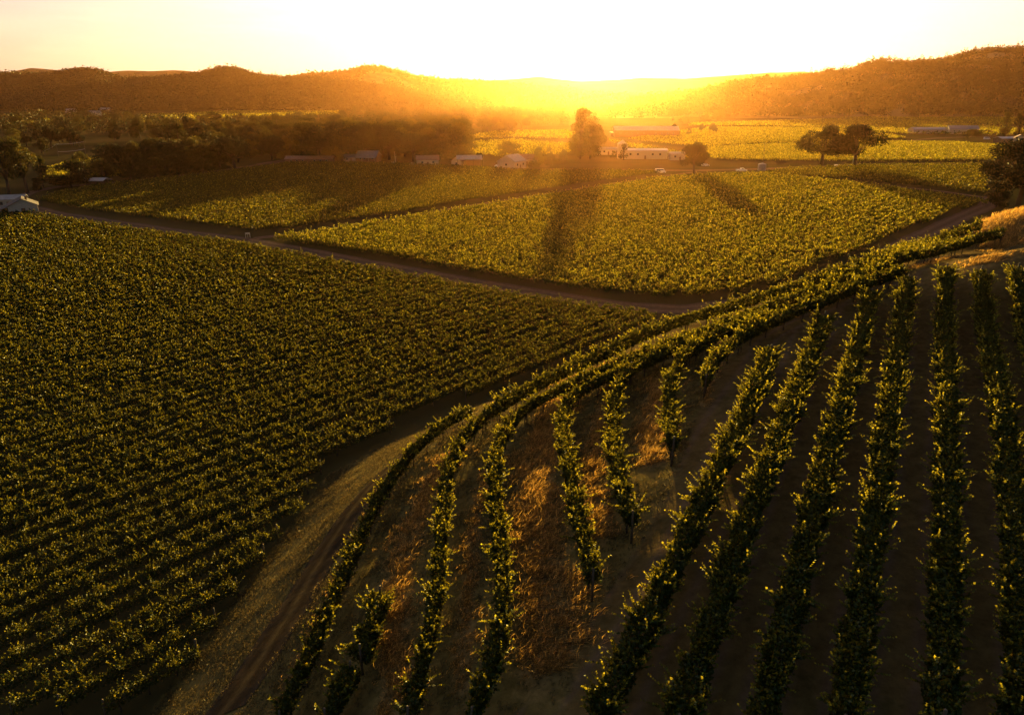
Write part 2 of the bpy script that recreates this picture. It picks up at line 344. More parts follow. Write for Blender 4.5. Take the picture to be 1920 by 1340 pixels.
road('dirt_road', zpath([(-40,374),(20,385),(60,390),(105,401),(300,430),(470,452),(640,484),(800,514),(1000,549),(1150,572),(1290,582),(1370,572),(1480,555),(1600,508),(1700,455),(1800,408),(1852,386),(1866,365)]), 6.5, 'pale dirt farm road crossing between the vineyard blocks', .025)
m_trk, t, out = new_mat('track_soil'); pb = N(t, 'ShaderNodeBsdfPrincipled'); pb.inputs['Roughness'].default_value = .95; pb.inputs['Specular IOR Level'].default_value = 0
nf = noise(t, 1.4, 8, rough=.75); ar = N(t, 'ShaderNodeAttribute', attribute_name='across'); n2 = noise(t, .6, 5)
r1 = ramp(t, nf.outputs[0], [(.3, (.040, .029, .017)), (.7, (.090, .066, .040))]); r2 = ramp(t, ar.outputs['Fac'], [(0, (1.3,) * 3), (.2, (.8,) * 3), (.33, (.7,) * 3), (.5, (1.5, 1.5, 1.2)), (.67, (.7,) * 3), (.8, (.8,) * 3), (1, (1.3,) * 3)])
mm = N(t, 'ShaderNodeMix', data_type='RGBA', blend_type='MULTIPLY'); mm.inputs[0].default_value = 1; t.links.new(r1.outputs[0], mm.inputs[6]); t.links.new(r2.outputs[0], mm.inputs[7]); t.links.new(mm.outputs[2], pb.inputs['Base Color'])
bb_ = N(t, 'ShaderNodeBump'); bb_.inputs['Distance'].default_value = .12; t.links.new(nf.outputs[0], bb_.inputs['Height']); t.links.new(bb_.outputs[0], pb.inputs['Normal']); t.links.new(pb.outputs[0], out.inputs[0])
road('dirt_track', trk_b, 3.3, 'brown dirt track curving along the grassy bank below the hillside rows', .05, mat=m_trk)
road('field_lane', zpath([(478,447),(600,433),(868,388),(1100,352),(1240,331),(1310,322)]), 3.5, 'narrow earth lane between the two middle vineyard blocks', .03)
road('valley_road', zpath([(900,318),(1000,317),(1150,319),(1300,320),(1430,317),(1560,311),(1700,308),(1870,306)]), 9, 'wide brown earth road behind the middle vineyard', .02)
road('side_lane', zpath([(1432,324),(1600,342),(1760,358),(1850,371)]), 3, 'narrow lane running beside the right vineyard block', .03)
road('farm_lane', zpath([(20,377),(60,360),(110,350),(180,346),(300,334),(400,322),(500,307)]), 5, 'dirt lane along the foot of the dark tree belt', .03)
road('gravel_drive', zpath([(495,308),(525,303),(548,299),(560,297)]), 12, 'pale gravel drive bending out of the trees', .035)
road('grey_road', zpath([(1640,270),(1700,264),(1760,259),(1830,256),(1900,258)]), 9, 'pale grey road beside the right hand sheds', .02)

# ------------------------------------------------------------------ vine rows
def quads_from(c, ax, sd, up, ln, wd, fold=.25):
    """folded diamond leaves: c base, ax along the leaf, sd sideways, up normal"""
    n = len(c); ln = ln[:, None]; wd = wd[:, None]
    v = np.empty((n, 4, 3)); v[:, 0] = c; v[:, 1] = c + ax * ln * .45 + sd * wd * .5 + up * wd * fold
    v[:, 2] = c + ax * ln - up * ln * .12; v[:, 3] = c + ax * ln * .45 - sd * wd * .5 + up * wd * fold
    return v.reshape(-1, 3)
def unit(a): return a / (np.linalg.norm(a, axis=-1, keepdims=True) + 1e-9)
def rand_dirs(n, r=rng): return unit(r.normal(size=(n, 3)))
def leaves(c, size, r=rng, updir=None):
    n = len(c); ax = rand_dirs(n, r)
    if updir is not None: ax = unit(ax + updir)
    sd = unit(np.cross(ax, rand_dirs(n, r))); up = np.cross(sd, ax); s = size * r.uniform(.7, 1.35, n)
    return quads_from(c, ax, sd, up, s, s * .85)
def qfaces(nv): return np.arange(nv, dtype=np.int32).reshape(-1, 4)

def shoot_leaves(p0, d0, L, size, per, r=rng):
    """leaf quads along curved shoots; p0,d0 (n,3), L (n,)"""
    n = len(p0); k = per; t = (np.arange(k) + .6) / k
    bend = unit(r.normal(size=(n, 3)) + np.array([0, 0, -.25]))
    T = np.broadcast_to(t[None, :, None], (n, k, 1)); Ls = L[:, None, None]
    pos = p0[:, None] + d0[:, None] * T * Ls + bend[:, None] * (T ** 2) * Ls * .38
    tan = unit(d0[:, None] + bend[:, None] * 2 * T * .38)
    side = unit(np.cross(tan, rand_dirs(n * k, r).reshape(n, k, 3)))
    ax = unit(side * .62 + tan * 1.0 + r.normal(size=(n, k, 3)) * .15); sd = unit(np.cross(ax, tan + side * .01)); up = np.cross(sd, ax)
    s = size * (1.25 - .6 * T[..., 0]) * r.uniform(.75, 1.25, (n, k))
    leaf_tone = np.clip(-.05 + .85 * T[..., 0] + r.normal(size=(n, k)) * .15, 0, 1)  # sunlit tips painted in: tone brightens along each shoot, plus random spread
    return quads_from(pos.reshape(-1, 3), ax.reshape(-1, 3), sd.reshape(-1, 3), up.reshape(-1, 3), s.ravel(), s.ravel() * .9), leaf_tone.ravel()

def row_foliage(xy, base_h, top_h, half_w, leaf, dens_body, shoots, shoot_len, lean, per=9, r=rng, gz=None):
    """xy (n,2) centre line (about 1 m steps). returns verts, rnd"""
    seg = np.linalg.norm(np.diff(xy, axis=0), axis=1); s = np.concatenate([[0], np.cumsum(seg)]); L = s[-1]
    if L < 1: return np.zeros((0, 3)), np.zeros(0)
    d = np.gradient(xy, axis=0); d = d / (np.linalg.norm(d, axis=1)[:, None] + 1e-9)
    z = gz_fast(xy[:, 0], xy[:, 1]) if gz is None else np.full(len(xy), gz)
    ph = r.uniform(0, 6.28, 4)
    vig_f = lambda a: 1 + .16 * np.sin(a * .9 + ph[0]) + .12 * np.sin(a * 2.3 + ph[1]) + .08 * np.sin(a * 5.1 + ph[2])
    def frame(a):
        x = np.interp(a, s, xy[:, 0]); y = np.interp(a, s, xy[:, 1]); zz = np.interp(a, s, z)
        dx = np.interp(a, s, d[:, 0]); dy = np.interp(a, s, d[:, 1]); return x, y, zz, np.stack([-dy, dx, np.zeros_like(dx)], 1)
    out, rr = [], []
    n = int(L * dens_body)
    if n:
        a = r.uniform(0, L, n); x, y, zz, nn = frame(a); w = vig_f(a) * half_w
        ang = r.uniform(0, 2 * np.pi, n); rad = np.sqrt(r.uniform(.25, 1, n)); lat = np.cos(ang) * rad * w
        hh = (base_h + top_h) / 2 + np.sin(ang) * rad * (top_h - base_h) / 2
        c = np.stack([x, y, zz + hh], 1) + nn * lat[:, None]
        out.append(leaves(c, leaf, r, np.array([0, 0, .35]))); rr.append(np.clip(-.05 + .35 * (hh - base_h) / (top_h - base_h) + r.normal(size=n) * .16, 0, 1))  # canopy shade put into the tone: dark low down, paler on top
    n = int(L * shoots)
    if n:
        a = r.uniform(0, L, n); a = a[r.random(n) < .62 + .38 * np.sin(a * .55 + ph[1]) * np.sin(a * 1.7 + ph[2])]; n = len(a); a = a + .25 * np.sin(a * 3.5 + ph[3]); a = np.clip(a, 0, L); x, y, zz, nn = frame(a); vg = vig_f(a)
        sgn = r.choice([-1, 1], n); lat = sgn * r.uniform(.2, .95, n) * half_w * vg
        hh = np.where(r.random(n) < .6, top_h - r.uniform(0, .3, n) * (top_h - base_h), base_h + r.uniform(.2, .8, n) * (top_h - base_h))
        p0 = np.stack([x, y, zz + hh - .1], 1) + nn * lat[:, None]
        al = np.stack([-nn[:, 1], nn[:, 0], nn[:, 2]], 1)
        dd = unit(nn * (sgn * lean * r.uniform(.2, 1.6, n))[:, None] + np.array([0, 0, 1.0]) * r.uniform(.35, 1.2, n)[:, None] + al * r.normal(size=n)[:, None] * .45)
        v, q = shoot_leaves(p0, dd, shoot_len * r.uniform(.5, 1.35, n) * vg, leaf * 1.05, per, r); out.append(v); rr.append(q)
    return np.concatenate(out), np.concatenate(rr)

def post_mesh(h, rad=.045):
    m = MB(); m.tube([(0, 0, -.3), (0, 0, h * .6), (.01, 0, h)], [rad * 1.1, rad, rad * .9], 6); return m.mesh('post', M_WOOD, True)
def trunk_mesh_vine(seed):
    r = random.Random(seed); m = MB()
    p = [(0, 0, -.15)] + [(r.uniform(-.05, .05), r.uniform(-.05, .05), z) for z in (.25, .5, .75, .95)]
    m.tube(p, [.055, .045, .04, .038, .035], 6)
    for s_ in (-1, 1): m.tube([p[-1], (s_ * .35, .02, 1.02), (s_ * .85, 0, 1.04)], [.034, .028, .02], 5)
    return m.mesh('trunk', M_BARK, True)
POST = post_mesh(1.4); POST_TALL = post_mesh(1.65, .06); VTR = [trunk_mesh_vine(i) for i in range(4)]
def row_wood(root, xy, post_step=6.5, trunk_step=1.8, trunks=True, origin=(0, 0), posts='all'):
    seg = np.linalg.norm(np.diff(xy, axis=0), axis=1); s = np.concatenate([[0], np.cumsum(seg)]); L = s[-1]
    d = np.gradient(xy, axis=0)
    def place(a, me, name, sc=1):
        x, y = np.interp(a, s, xy[:, 0]), np.interp(a, s, xy[:, 1]); an = math.atan2(np.interp(a, s, d[:, 1]), np.interp(a, s, d[:, 0]))
        o = link_mesh(name, me, root, (x - origin[0], y - origin[1], float(gz_fast(x, y)) - origin[2])); o.rotation_euler = (rng.normal() * .02, rng.normal() * .02, an); o.scale = (1, 1, sc)
    ps = np.linspace(.05, L - .05, max(2, int(L / post_step) + 1)) if posts == 'all' else ([L - .05] if posts == 'end' else [.05, L - .05])
    for i, a in enumerate(ps): place(a, POST_TALL if i in (0, len(ps) - 1) else POST, 'post', rng.uniform(.93, 1.05))
    if trunks:
        for k, a in enumerate(np.arange(.9, L - .3, max(trunk_step, L / 95))): place(a, VTR[k % 4], 'trunk', rng.uniform(.92, 1.05))
def make_row(xy, label, group, fol, mat=None, wood=None):
    xy = np.asarray(xy); mid = len(xy) // 2; x0, y0 = xy[mid]; z0 = float(gz_fast(x0, y0)); o = (float(x0), float(y0), z0)
    root = empty('vine_row', o); tag(root, label, 'vine row', group)
    if fol is SLIM and xy[-1][1] > 52:                       # canopies grow fuller along the terrace
        k = int(np.argmax(xy[:, 1] > 50)); a, b = row_foliage(xy[:k + 1], **SLIM) if k > 2 else (np.zeros((0, 3)), np.zeros(0)); c, d = row_foliage(xy[k:], **LONG)
        v, q = np.concatenate([a, c]), np.concatenate([b, d])
    else: v, q = row_foliage(xy, **fol)
    link_mesh('foliage', mesh('foliage', v - np.array(o), qfaces(len(v)), mat or M_VINE, leaf_tone=q), root)
    if wood: row_wood(root, xy, origin=o, **wood)
    return root

SPRAWL = dict(base_h=.55, top_h=1.45, half_w=.47, leaf=.118, dens_body=850, shoots=42, shoot_len=.52, lean=.8, per=12)
SLIM = dict(base_h=.8, top_h=1.6, half_w=.31, leaf=.12, dens_body=560, shoots=26, shoot_len=.5, lean=.7, per=12)
LONG = dict(base_h=.66, top_h=1.62, half_w=.46, leaf=.15, dens_body=480, shoots=32, shoot_len=.6, lean=.8, per=8)
HILL = [
 (F0_pts[:-1] + [(845,787),(890,767)], SLIM, 'leafy vine row bordering the curved brown dirt track'),
 ([(610,1345),(640,1292),(662,1240)], SPRAWL, 'short scrap of vine row at the bottom edge between two long curving rows'),
 ([(676,1225),(694,1180),(706,1140),(713,1108)], SPRAWL, 'short detached clump of vines with gaps, beside the bright grass strip'),
 ([(765,1345),(785,1290),(808,1178),(824,1072),(830,967),(836,900),(863,829),(906,782),(956,745),(1016,716),(1080,687),(1150,655),(1240,612),(1330,585),(1400,565),(1480,543),(1560,516),(1640,489),(1720,461),(1790,436),(1857,418)], SLIM, 'very long outermost terrace vine row, curving from the bottom edge to the far road'),
 ([(885,1345),(906,1300),(940,1202),(946,1106),(936,1010),(926,915),(932,843),(958,790),(1006,751),(1060,726),(1120,700),(1190,672),(1270,640),(1350,610),(1420,585),(1500,556),(1580,528),(1660,499),(1740,472),(1810,452),(1884,434)], SLIM, 'very long curving vine row with the widest grass strip on its right'),
 ([(1112,1082),(1090,996),(1070,905),(1055,819),(1056,772),(1075,737),(1130,712),(1190,688)], SLIM, 'curved vine row ending in mid slope right of the broad straw coloured strip'),
 ([(1187,975),(1172,952),(1160,900),(1151,846),(1150,764),(1166,706),(1205,678),(1260,655),(1310,635)], SLIM, 'curved vine row between two strips of glowing orange grass'),
 ([(1262,835),(1257,800),(1253,755),(1262,700),(1287,660),(1335,630),(1400,603),(1450,586)], SLIM, 'short curved vine row right of the brightest orange grass patch'),
 ([(1322,715),(1340,674),(1385,633),(1430,606),(1500,578),(1590,543),(1660,517),(1708,501)], SLIM, 'vine row running above the thin line of lit golden grass'),
 ([(1095,1360),(1125,1310),(1175,1230),(1240,1130),(1297,990),(1335,905),(1382,805),(1415,722),(1455,648)], SPRAWL, 'leftmost straight bushy vine row on the brown hillside soil'),
 ([(1262,1355),(1285,1290),(1324,1181),(1370,1080),(1402,997),(1430,920),(1455,837),(1482,755),(1512,680),(1553,592)], SPRAWL, 'second straight bushy vine row from the left on the brown soil'),
 ([(1412,1360),(1440,1290),(1478,1190),(1502,1066),(1524,970),(1548,883),(1568,800),(1588,720),(1610,640),(1637,548)], SPRAWL, 'third straight bushy vine row from the left on the brown soil'),
 ([(1578,1360),(1588,1300),(1610,1204),(1628,1066),(1642,950),(1654,870),(1670,760),(1686,640),(1704,518)], SPRAWL, 'fourth straight bushy vine row, its far end just under the lit grass line'),
 ([(1768,1360),(1770,1300),(1774,1135),(1777,952),(1777,846),(1775,709),(1774,600),(1772,500)], SPRAWL, 'bushy vine row running straight up the photo to the sandy patch'),
 ([(1925,1360),(1915,1200),(1903,1000),(1893,880),(1875,735),(1852,600),(1832,505)], SPRAWL, 'bushy vine row leaning right along the right edge of the photo'),
 ([(1990,900),(1960,740),(1925,600),(1903,500)], SPRAWL, 'last vine row, only its top end showing at the right edge'),
]
for i, (pp, fol, lab) in enumerate(HILL):
    xy = path(pp, 1.2, .8)
    if i > 8:                                                # straight planted rows: straighten
        tt = np.linspace(0, 1, len(xy)); cf = [np.polyfit(tt, xy[:, k], 2) for k in (0, 1)]; xy = np.stack([np.polyval(cc, tt) for cc in cf], 1)
    n_tr = 1.8 if len(xy) < 120 else 2.0
    make_row(xy, lab, 'vine rows on the near hillside', fol, wood=dict(trunk_step=n_tr))

# vine blocks on the plain
HEAD = R(39.8); RD = np.array([math.sin(HEAD), math.cos(HEAD)]); RN = np.array([RD[1], -RD[0]])
def scan(poly, spacing, jit=0.0):
    """lines parallel to RD clipped to poly -> list of (a0,a1,offset)"""
    pr = poly @ RN; out = []
    for o in np.arange(pr.min() + spacing * .4, pr.max(), spacing):
        xs = []
        for i in range(len(poly)):
            p, q = poly[i], poly[(i + 1) % len(poly)]; fp, fq = p @ RN - o, q @ RN - o
            if (fp > 0) != (fq > 0): t_ = fp / (fp - fq); xs.append(((1 - t_) * p + t_ * q) @ RD)
        xs.sort()
        for a, b in zip(xs[::2], xs[1::2]):
            if b - a > 5: out.append((a, b, o))
    return out
LF = G([(-60,402),(60,402),(100,411),(300,441),(470,463),(640,496),(800,527),(980,560),(1150,584),(1215,592),(1238,604)])
LF = np.concatenate([LF, G([(930,742),(880,750),(780,792),(700,828),(617,887),(580,940),(540,1012),(475,1097),(440,1137),(385,1245),(325,1308),(300,1350)]), G([(-160,1350),(-160,1000)])])
MF = G([(486,449),(700,481),(950,527),(1100,549),(1230,562),(1300,562),(1385,553),(1465,531),(1550,497),(1650,457),(1732,421),(1795,397),(1850,382),(1780,372),(1640,351),(1440,328),(1310,332),(1240,337),(1100,358),(868,395),(600,439),(492,455)])
UF = G([(70,378),(100,386),(200,402),(330,418),(480,437),(600,425),(868,381),(1100,346),(1228,327),(1240,325),(1120,322),(1000,322),(930,318),(860,314),(760,310),(640,307),(545,307),(400,327),(300,338),(180,351),(110,366)])
RF1 = G([(1437,326),(1475,319),(1600,313),(1760,311),(1850,310),(1850,366),(1760,355),(1600,339)])
RF2 = G([(1335,299),(1400,302),(1640,304),(1862,302),(1900,290),(1895,275),(1790,268),(1660,267),(1540,270),(1420,273),(1320,279)])
def near_t(dist, fine=1.0):
    lf = .15 if dist < 70 else .19 if dist < 95 else .26 if dist < 140 else .36 if dist < 220 else .5 if dist < 330 else .7
    return lf * fine
ROWS = []
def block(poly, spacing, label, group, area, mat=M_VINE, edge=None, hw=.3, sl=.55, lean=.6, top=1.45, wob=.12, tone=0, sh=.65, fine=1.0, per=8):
    sc = scan(poly, spacing)
    for k, (a, b, o) in enumerate(sc):
        a += rng.normal() * .25; b += rng.normal() * .25
        ends = [RD * a + RN * o, RD * b + RN * o]; dn = max(12.0, min(np.hypot(*e) for e in ends))
        t_ = np.arange(a, b, 1.0); xy = RD[None] * t_[:, None] + RN[None] * (o + wob * np.sin(t_[:, None] * .05 + k) + wob * .7 * np.sin(t_[:, None] * .31 + 2.7 * k))
        # keep to what the photograph can show, with a margin
        dd = np.hypot(xy[:, 0], xy[:, 1]); keep = (xy[:, 1] > 22) & (np.abs(xy[:, 0]) < xy[:, 1] * .80 + 10)
        xy = xy[keep]
        if len(xy) < 5: continue
        lab = label
        if edge and k in edge: lab = edge[k]
        elif edge and k - len(sc) in edge: lab = edge[k - len(sc)]
        v_all, q_all = [], []
        dd = np.hypot(xy[:, 0], xy[:, 1]); i = 0
        while i < len(xy) - 1:
            j = min(i + 25, len(xy) - 1); lf = near_t(dd[i:j + 1].mean(), fine); n_m = area / (lf * lf * .42)
            v, q = row_foliage(xy[i:j + 1], .5, top, hw, lf, n_m * (1 - sh), n_m * sh / per, sl, lean, per=per, gz=0.0)
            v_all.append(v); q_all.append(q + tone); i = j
        v, q = np.concatenate(v_all), np.concatenate(q_all); md = xy[len(xy) // 2]; og = (float(md[0]), float(md[1]), 0.0)
        root = empty('vine_row', og); tag(root, lab, 'vine row', group)
        link_mesh('foliage', mesh('foliage', v - np.array(og), qfaces(len(v)), mat, leaf_tone=q), root)
        if dn < 105: row_wood(root, xy, origin=og, trunks=False, post_step=7.0)
        if edge and (k - len(sc)) == -1 and dn < 120: row_wood(root, xy, origin=og, trunks=True, post_step=900, posts='end')
        ROWS.append(len(v))
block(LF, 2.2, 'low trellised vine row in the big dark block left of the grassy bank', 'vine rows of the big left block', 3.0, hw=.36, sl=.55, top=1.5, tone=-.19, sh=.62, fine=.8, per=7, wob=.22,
      edge={0: 'first vine row of the left block, hard by the white farmhouse', -1: 'last row of the left block, its side facing the curved dirt track'})
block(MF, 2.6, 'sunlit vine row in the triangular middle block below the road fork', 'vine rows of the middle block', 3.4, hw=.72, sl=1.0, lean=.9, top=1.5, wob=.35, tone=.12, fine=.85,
      edge={0: 'vine row along the narrow lane on the far edge of the middle block'})
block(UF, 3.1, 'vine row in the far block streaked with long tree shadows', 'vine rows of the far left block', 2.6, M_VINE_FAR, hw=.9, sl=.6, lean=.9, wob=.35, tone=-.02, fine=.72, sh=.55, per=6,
      edge={-1: 'vine row along the lane at the near edge of the shadow-streaked block'})
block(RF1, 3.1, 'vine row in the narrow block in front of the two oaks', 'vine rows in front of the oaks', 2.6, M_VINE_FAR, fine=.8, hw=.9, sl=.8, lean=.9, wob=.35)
print('rows', len(ROWS), 'quads', sum(ROWS) / 4)

# farther vineyards: nobody could count their rows
def far_block(name, pts, spacing, label, area, leaf, hh=1.5, mat=M_VINE_FAR):
    poly = G(pts) if not isinstance(pts, np.ndarray) else pts; V, Q = [], []
    for a, b, o in scan(poly, spacing):
        n = int((b - a) * area / (leaf * leaf * .42)); 
        if n < 2: continue
        t_ = rng.uniform(a, b, n); off = o + rng.normal(size=n) * .35
        c = np.stack([RD[0] * t_ + RN[0] * off, RD[1] * t_ + RN[1] * off, rng.uniform(.5, hh, n)], 1)
        V.append(leaves(c, leaf, rng, np.array([0, 0, .5]))); Q.append(rng.uniform(.2, 1, n))
    v = np.concatenate(V); o = link_mesh(name, mesh(name, v, qfaces(len(v)), mat, leaf_tone=np.concatenate(Q)))
    tag(o, label, 'vineyard', kind='stuff'); return len(v) / 4
nq = far_block('vineyard_rows', RF2, 3.2, 'yellow green vineyard round the trunks of the two oaks', 1.5, .75)
for pts, lab, sp, ar in [
 ([(1180,262),(1240,270),(1320,276),(1420,270),(1500,268),(1640,262),(1700,260),(1650,250),(1560,243),(1440,240),(1330,240),(1250,250)], 'golden vineyard left of the oaks beyond the earth road', 4.5, 1.3),
 ([(1290,236),(1450,237),(1580,242),(1700,252),(1860,254),(1920,252),(1920,244),(1870,238),(1700,226),(1560,224),(1440,228),(1300,232)], 'bright vineyard strip behind the oaks', 7, 1.2),
 ([(1560,222),(1700,224),(1880,236),(1920,236),(1920,214),(1700,219)], 'shaded green field at the foot of the forested hill', 9, 1.6),
 ([(875,262),(960,258),(1070,262),(1080,252),(1060,246),(930,248),(880,256)], 'glowing vineyard strip left of the tall dark trees', 6, 1.2),
 ([(880,290),(950,296),(1070,290),(1075,272),(960,264),(880,268)], 'glowing vineyard behind the farmhouses', 5, 1.2),
 ([(1130,262),(1190,272),(1330,298),(1250,300),(1130,262)], 'glowing vineyard behind the white farm buildings', 5, 1.2),
 ([(30,233),(60,234),(95,231),(92,225),(40,226)], 'small lit yellow field at far left', 10, 1.5),
 ([(262,232),(300,230),(400,224),(640,214),(640,207),(430,209),(350,213),(262,216)], 'lit yellow field in front of the forested hills', 12, 1.5),
 ([(80,342),(110,346),(230,332),(235,300),(150,300),(85,320)], 'dull green field behind the dark round tree', 4, 1.6)]:
    nq += far_block('vineyard_rows', pts, sp, lab, ar, max(.8, sp * .22), 1.7)
print('far quads', nq)

# ------------------------------------------------------------------ dry grass
def tufts(px, py, h, size_w, per=5, r=rng):
    n = len(px); b = np.repeat(np.stack([px, py, gz_fast(px, py)], 1), per, 0) + np.concatenate([r.normal(size=(n * per, 2)) * .09, np.zeros((n * per, 1))], 1)
    wind = np.array([.55, -.25, 0]); d = unit(r.normal(size=(n * per, 3)) * np.array([.45, .45, .1]) + np.array([0, 0, 1.0]) + wind * r.uniform(.2, 1.1, n * per)[:, None])
    hh = (np.repeat(h, per) * r.uniform(.5, 1.25, n * per))[:, None]; sd = unit(np.cross(d, rand_dirs(n * per, r))) * size_w
    mid = b + d * hh * .55; d2 = unit(d + wind * .8 + np.array([0, 0, -.35]) + r.normal(size=(n * per, 3)) * .15); tip = mid + d2 * hh * .5
    v = np.empty((n * per, 8, 3)); v[:, 0] = b - sd * .5; v[:, 1] = b + sd * .5; v[:, 2] = mid + sd * .4; v[:, 3] = mid - sd * .4
    v[:, 4] = mid - sd * .4; v[:, 5] = mid + sd * .4; v[:, 6] = tip + sd * .12; v[:, 7] = tip - sd * .12; return v.reshape(-1, 3)
V, Q = [], []
for (p, hw, bh, dn), xy in zip(GRASS_STRIPS, strip_xy):
    L = len(xy); n = int(L * hw * 2 * dn * 1.3); a = rng.uniform(0, L - 1, n); lat = rng.normal(size=n) * hw * .62
    d = np.gradient(xy, axis=0); dx = np.interp(a, np.arange(L), d[:, 0]); dy = np.interp(a, np.arange(L), d[:, 1])
    w_ = 1 + .35 * np.sin(a * .8) + .25 * np.sin(a * 2.1 + 1)
    x = np.interp(a, np.arange(L), xy[:, 0]) - dy * lat * w_; y = np.interp(a, np.arange(L), xy[:, 1]) + dx * lat * w_
    clump = .55 + .45 * np.sin(x * 2.1 + 1.7 * np.sin(y * 1.3)) * np.sin(y * 1.9 + x)
    k = rng.random(n) < clump + .35; x, y = x[k], y[k]
    v = tufts(x, y, bh * rng.uniform(.5, 1.05, len(x)) * (.6 + .5 * clump[k]), .024, 9); V.append(v); Q.append(rng.uniform(0, 1, len(v) // 4))
# knoll at the right edge
bb = knoll.min(0), knoll.max(0); n = 16000; x = rng.uniform(bb[0][0], bb[1][0], n); y = rng.uniform(bb[0][1], bb[1][1], n); k = inside(x, y, knoll)
v = tufts(x[k], y[k], rng.uniform(.25, .65, k.sum()), .05); V.append(v); Q.append(rng.uniform(.3, 1, len(v) // 4))
v = np.concatenate(V); tag(link_mesh('dry_grass', mesh('dry_grass', v, qfaces(len(v)), M_GRASS, leaf_tone=np.concatenate(Q))), 'tall straw coloured grass in strips between the hillside rows', 'grass', kind='stuff'); print('grass', len(v) / 4)
# short grass on the bank and, thinner, between the curved rows
bb = fan.min(0), fan.max(0); n = 60000; x2 = rng.uniform(bb[0][0], bb[1][0], n); y2 = rng.uniform(bb[0][1], bb[1][1], n)
k = inside(x2, y2, fan) & (rng.random(n) < .5 + .5 * np.sin(x2 * .9 + np.sin(y2 * .6) * 2) * np.sin(y2 * .8 + x2 * .3)); x2, y2 = x2[k], y2[k]
bb = bank_poly.min(0), bank_poly.max(0); n = 120000; x = rng.uniform(bb[0][0], bb[1][0], n); y = rng.uniform(bb[0][1], bb[1][1], n)
k = inside(x, y, bank_poly) & (y < 95) & (dist_to(x, y, trk_b) > 1.45 + .35 * np.sin(x * 2.3) * np.sin(y * 1.7)) & (rng.random(n) < .55 + .45 * np.sin(x * 1.1 + np.sin(y * .7) * 2) * np.sin(y * .9)); x, y = np.concatenate([x[k], x2]), np.concatenate([y[k], y2])
v = tufts(x, y, rng.uniform(.10, .26, len(x)), .028, 4); M_BANK = leaf_mat('bank_grass', (.07, .06, .025), (.20, .16, .07), (.24, .17, .06), .4)
tag(link_mesh('bank_grass', mesh('bank_grass', v, qfaces(len(v)), M_BANK, leaf_tone=rng.uniform(0, 1, len(v) // 4))), 'short dull grass covering the bank beside the dirt track', 'grass', kind='stuff'); print('bank', len(v) / 4)

# ------------------------------------------------------------------ hills
def fbm(x, y, seed, sc, oct=5):
    r = np.random.default_rng(seed); z = np.zeros_like(x); a = 1.0; k = 1.0 / sc
    for o in range(oct):
        for _ in range(3):
            t_ = r.uniform(0, 6.28); p_ = r.uniform(0, 6.28); z += a / 3 * np.sin((x * math.cos(t_) + y * math.sin(t_)) * k * r.uniform(.8, 1.25) * 6.28 + p_)
        a *= .52; k *= 2.0
    return z
def hill_mat(name, c1, c2, sc):
    m, t, out = new_mat(name); pb = N(t, 'ShaderNodeBsdfPrincipled'); pb.inputs['Roughness'].default_value = 1; pb.inputs['Specular IOR Level'].default_value = 0
    n = noise(t, sc, 7, rough=.65); r = ramp(t, n.outputs[0], [(.4, c1), (.62, c2)]); t.links.new(r.outputs[0], pb.inputs['Base Color']); t.links.new(pb.outputs[0], out.inputs[0]); return m
M_H1 = hill_mat('hill_wooded', (.025, .030, .012), (.055, .052, .020), .012)
M_H2 = hill_mat('hill_dry', (.09, .075, .035), (.34, .25, .12), .004)
M_H3 = hill_mat('hill_far', (.08, .07, .04), (.16, .12, .06), .001)
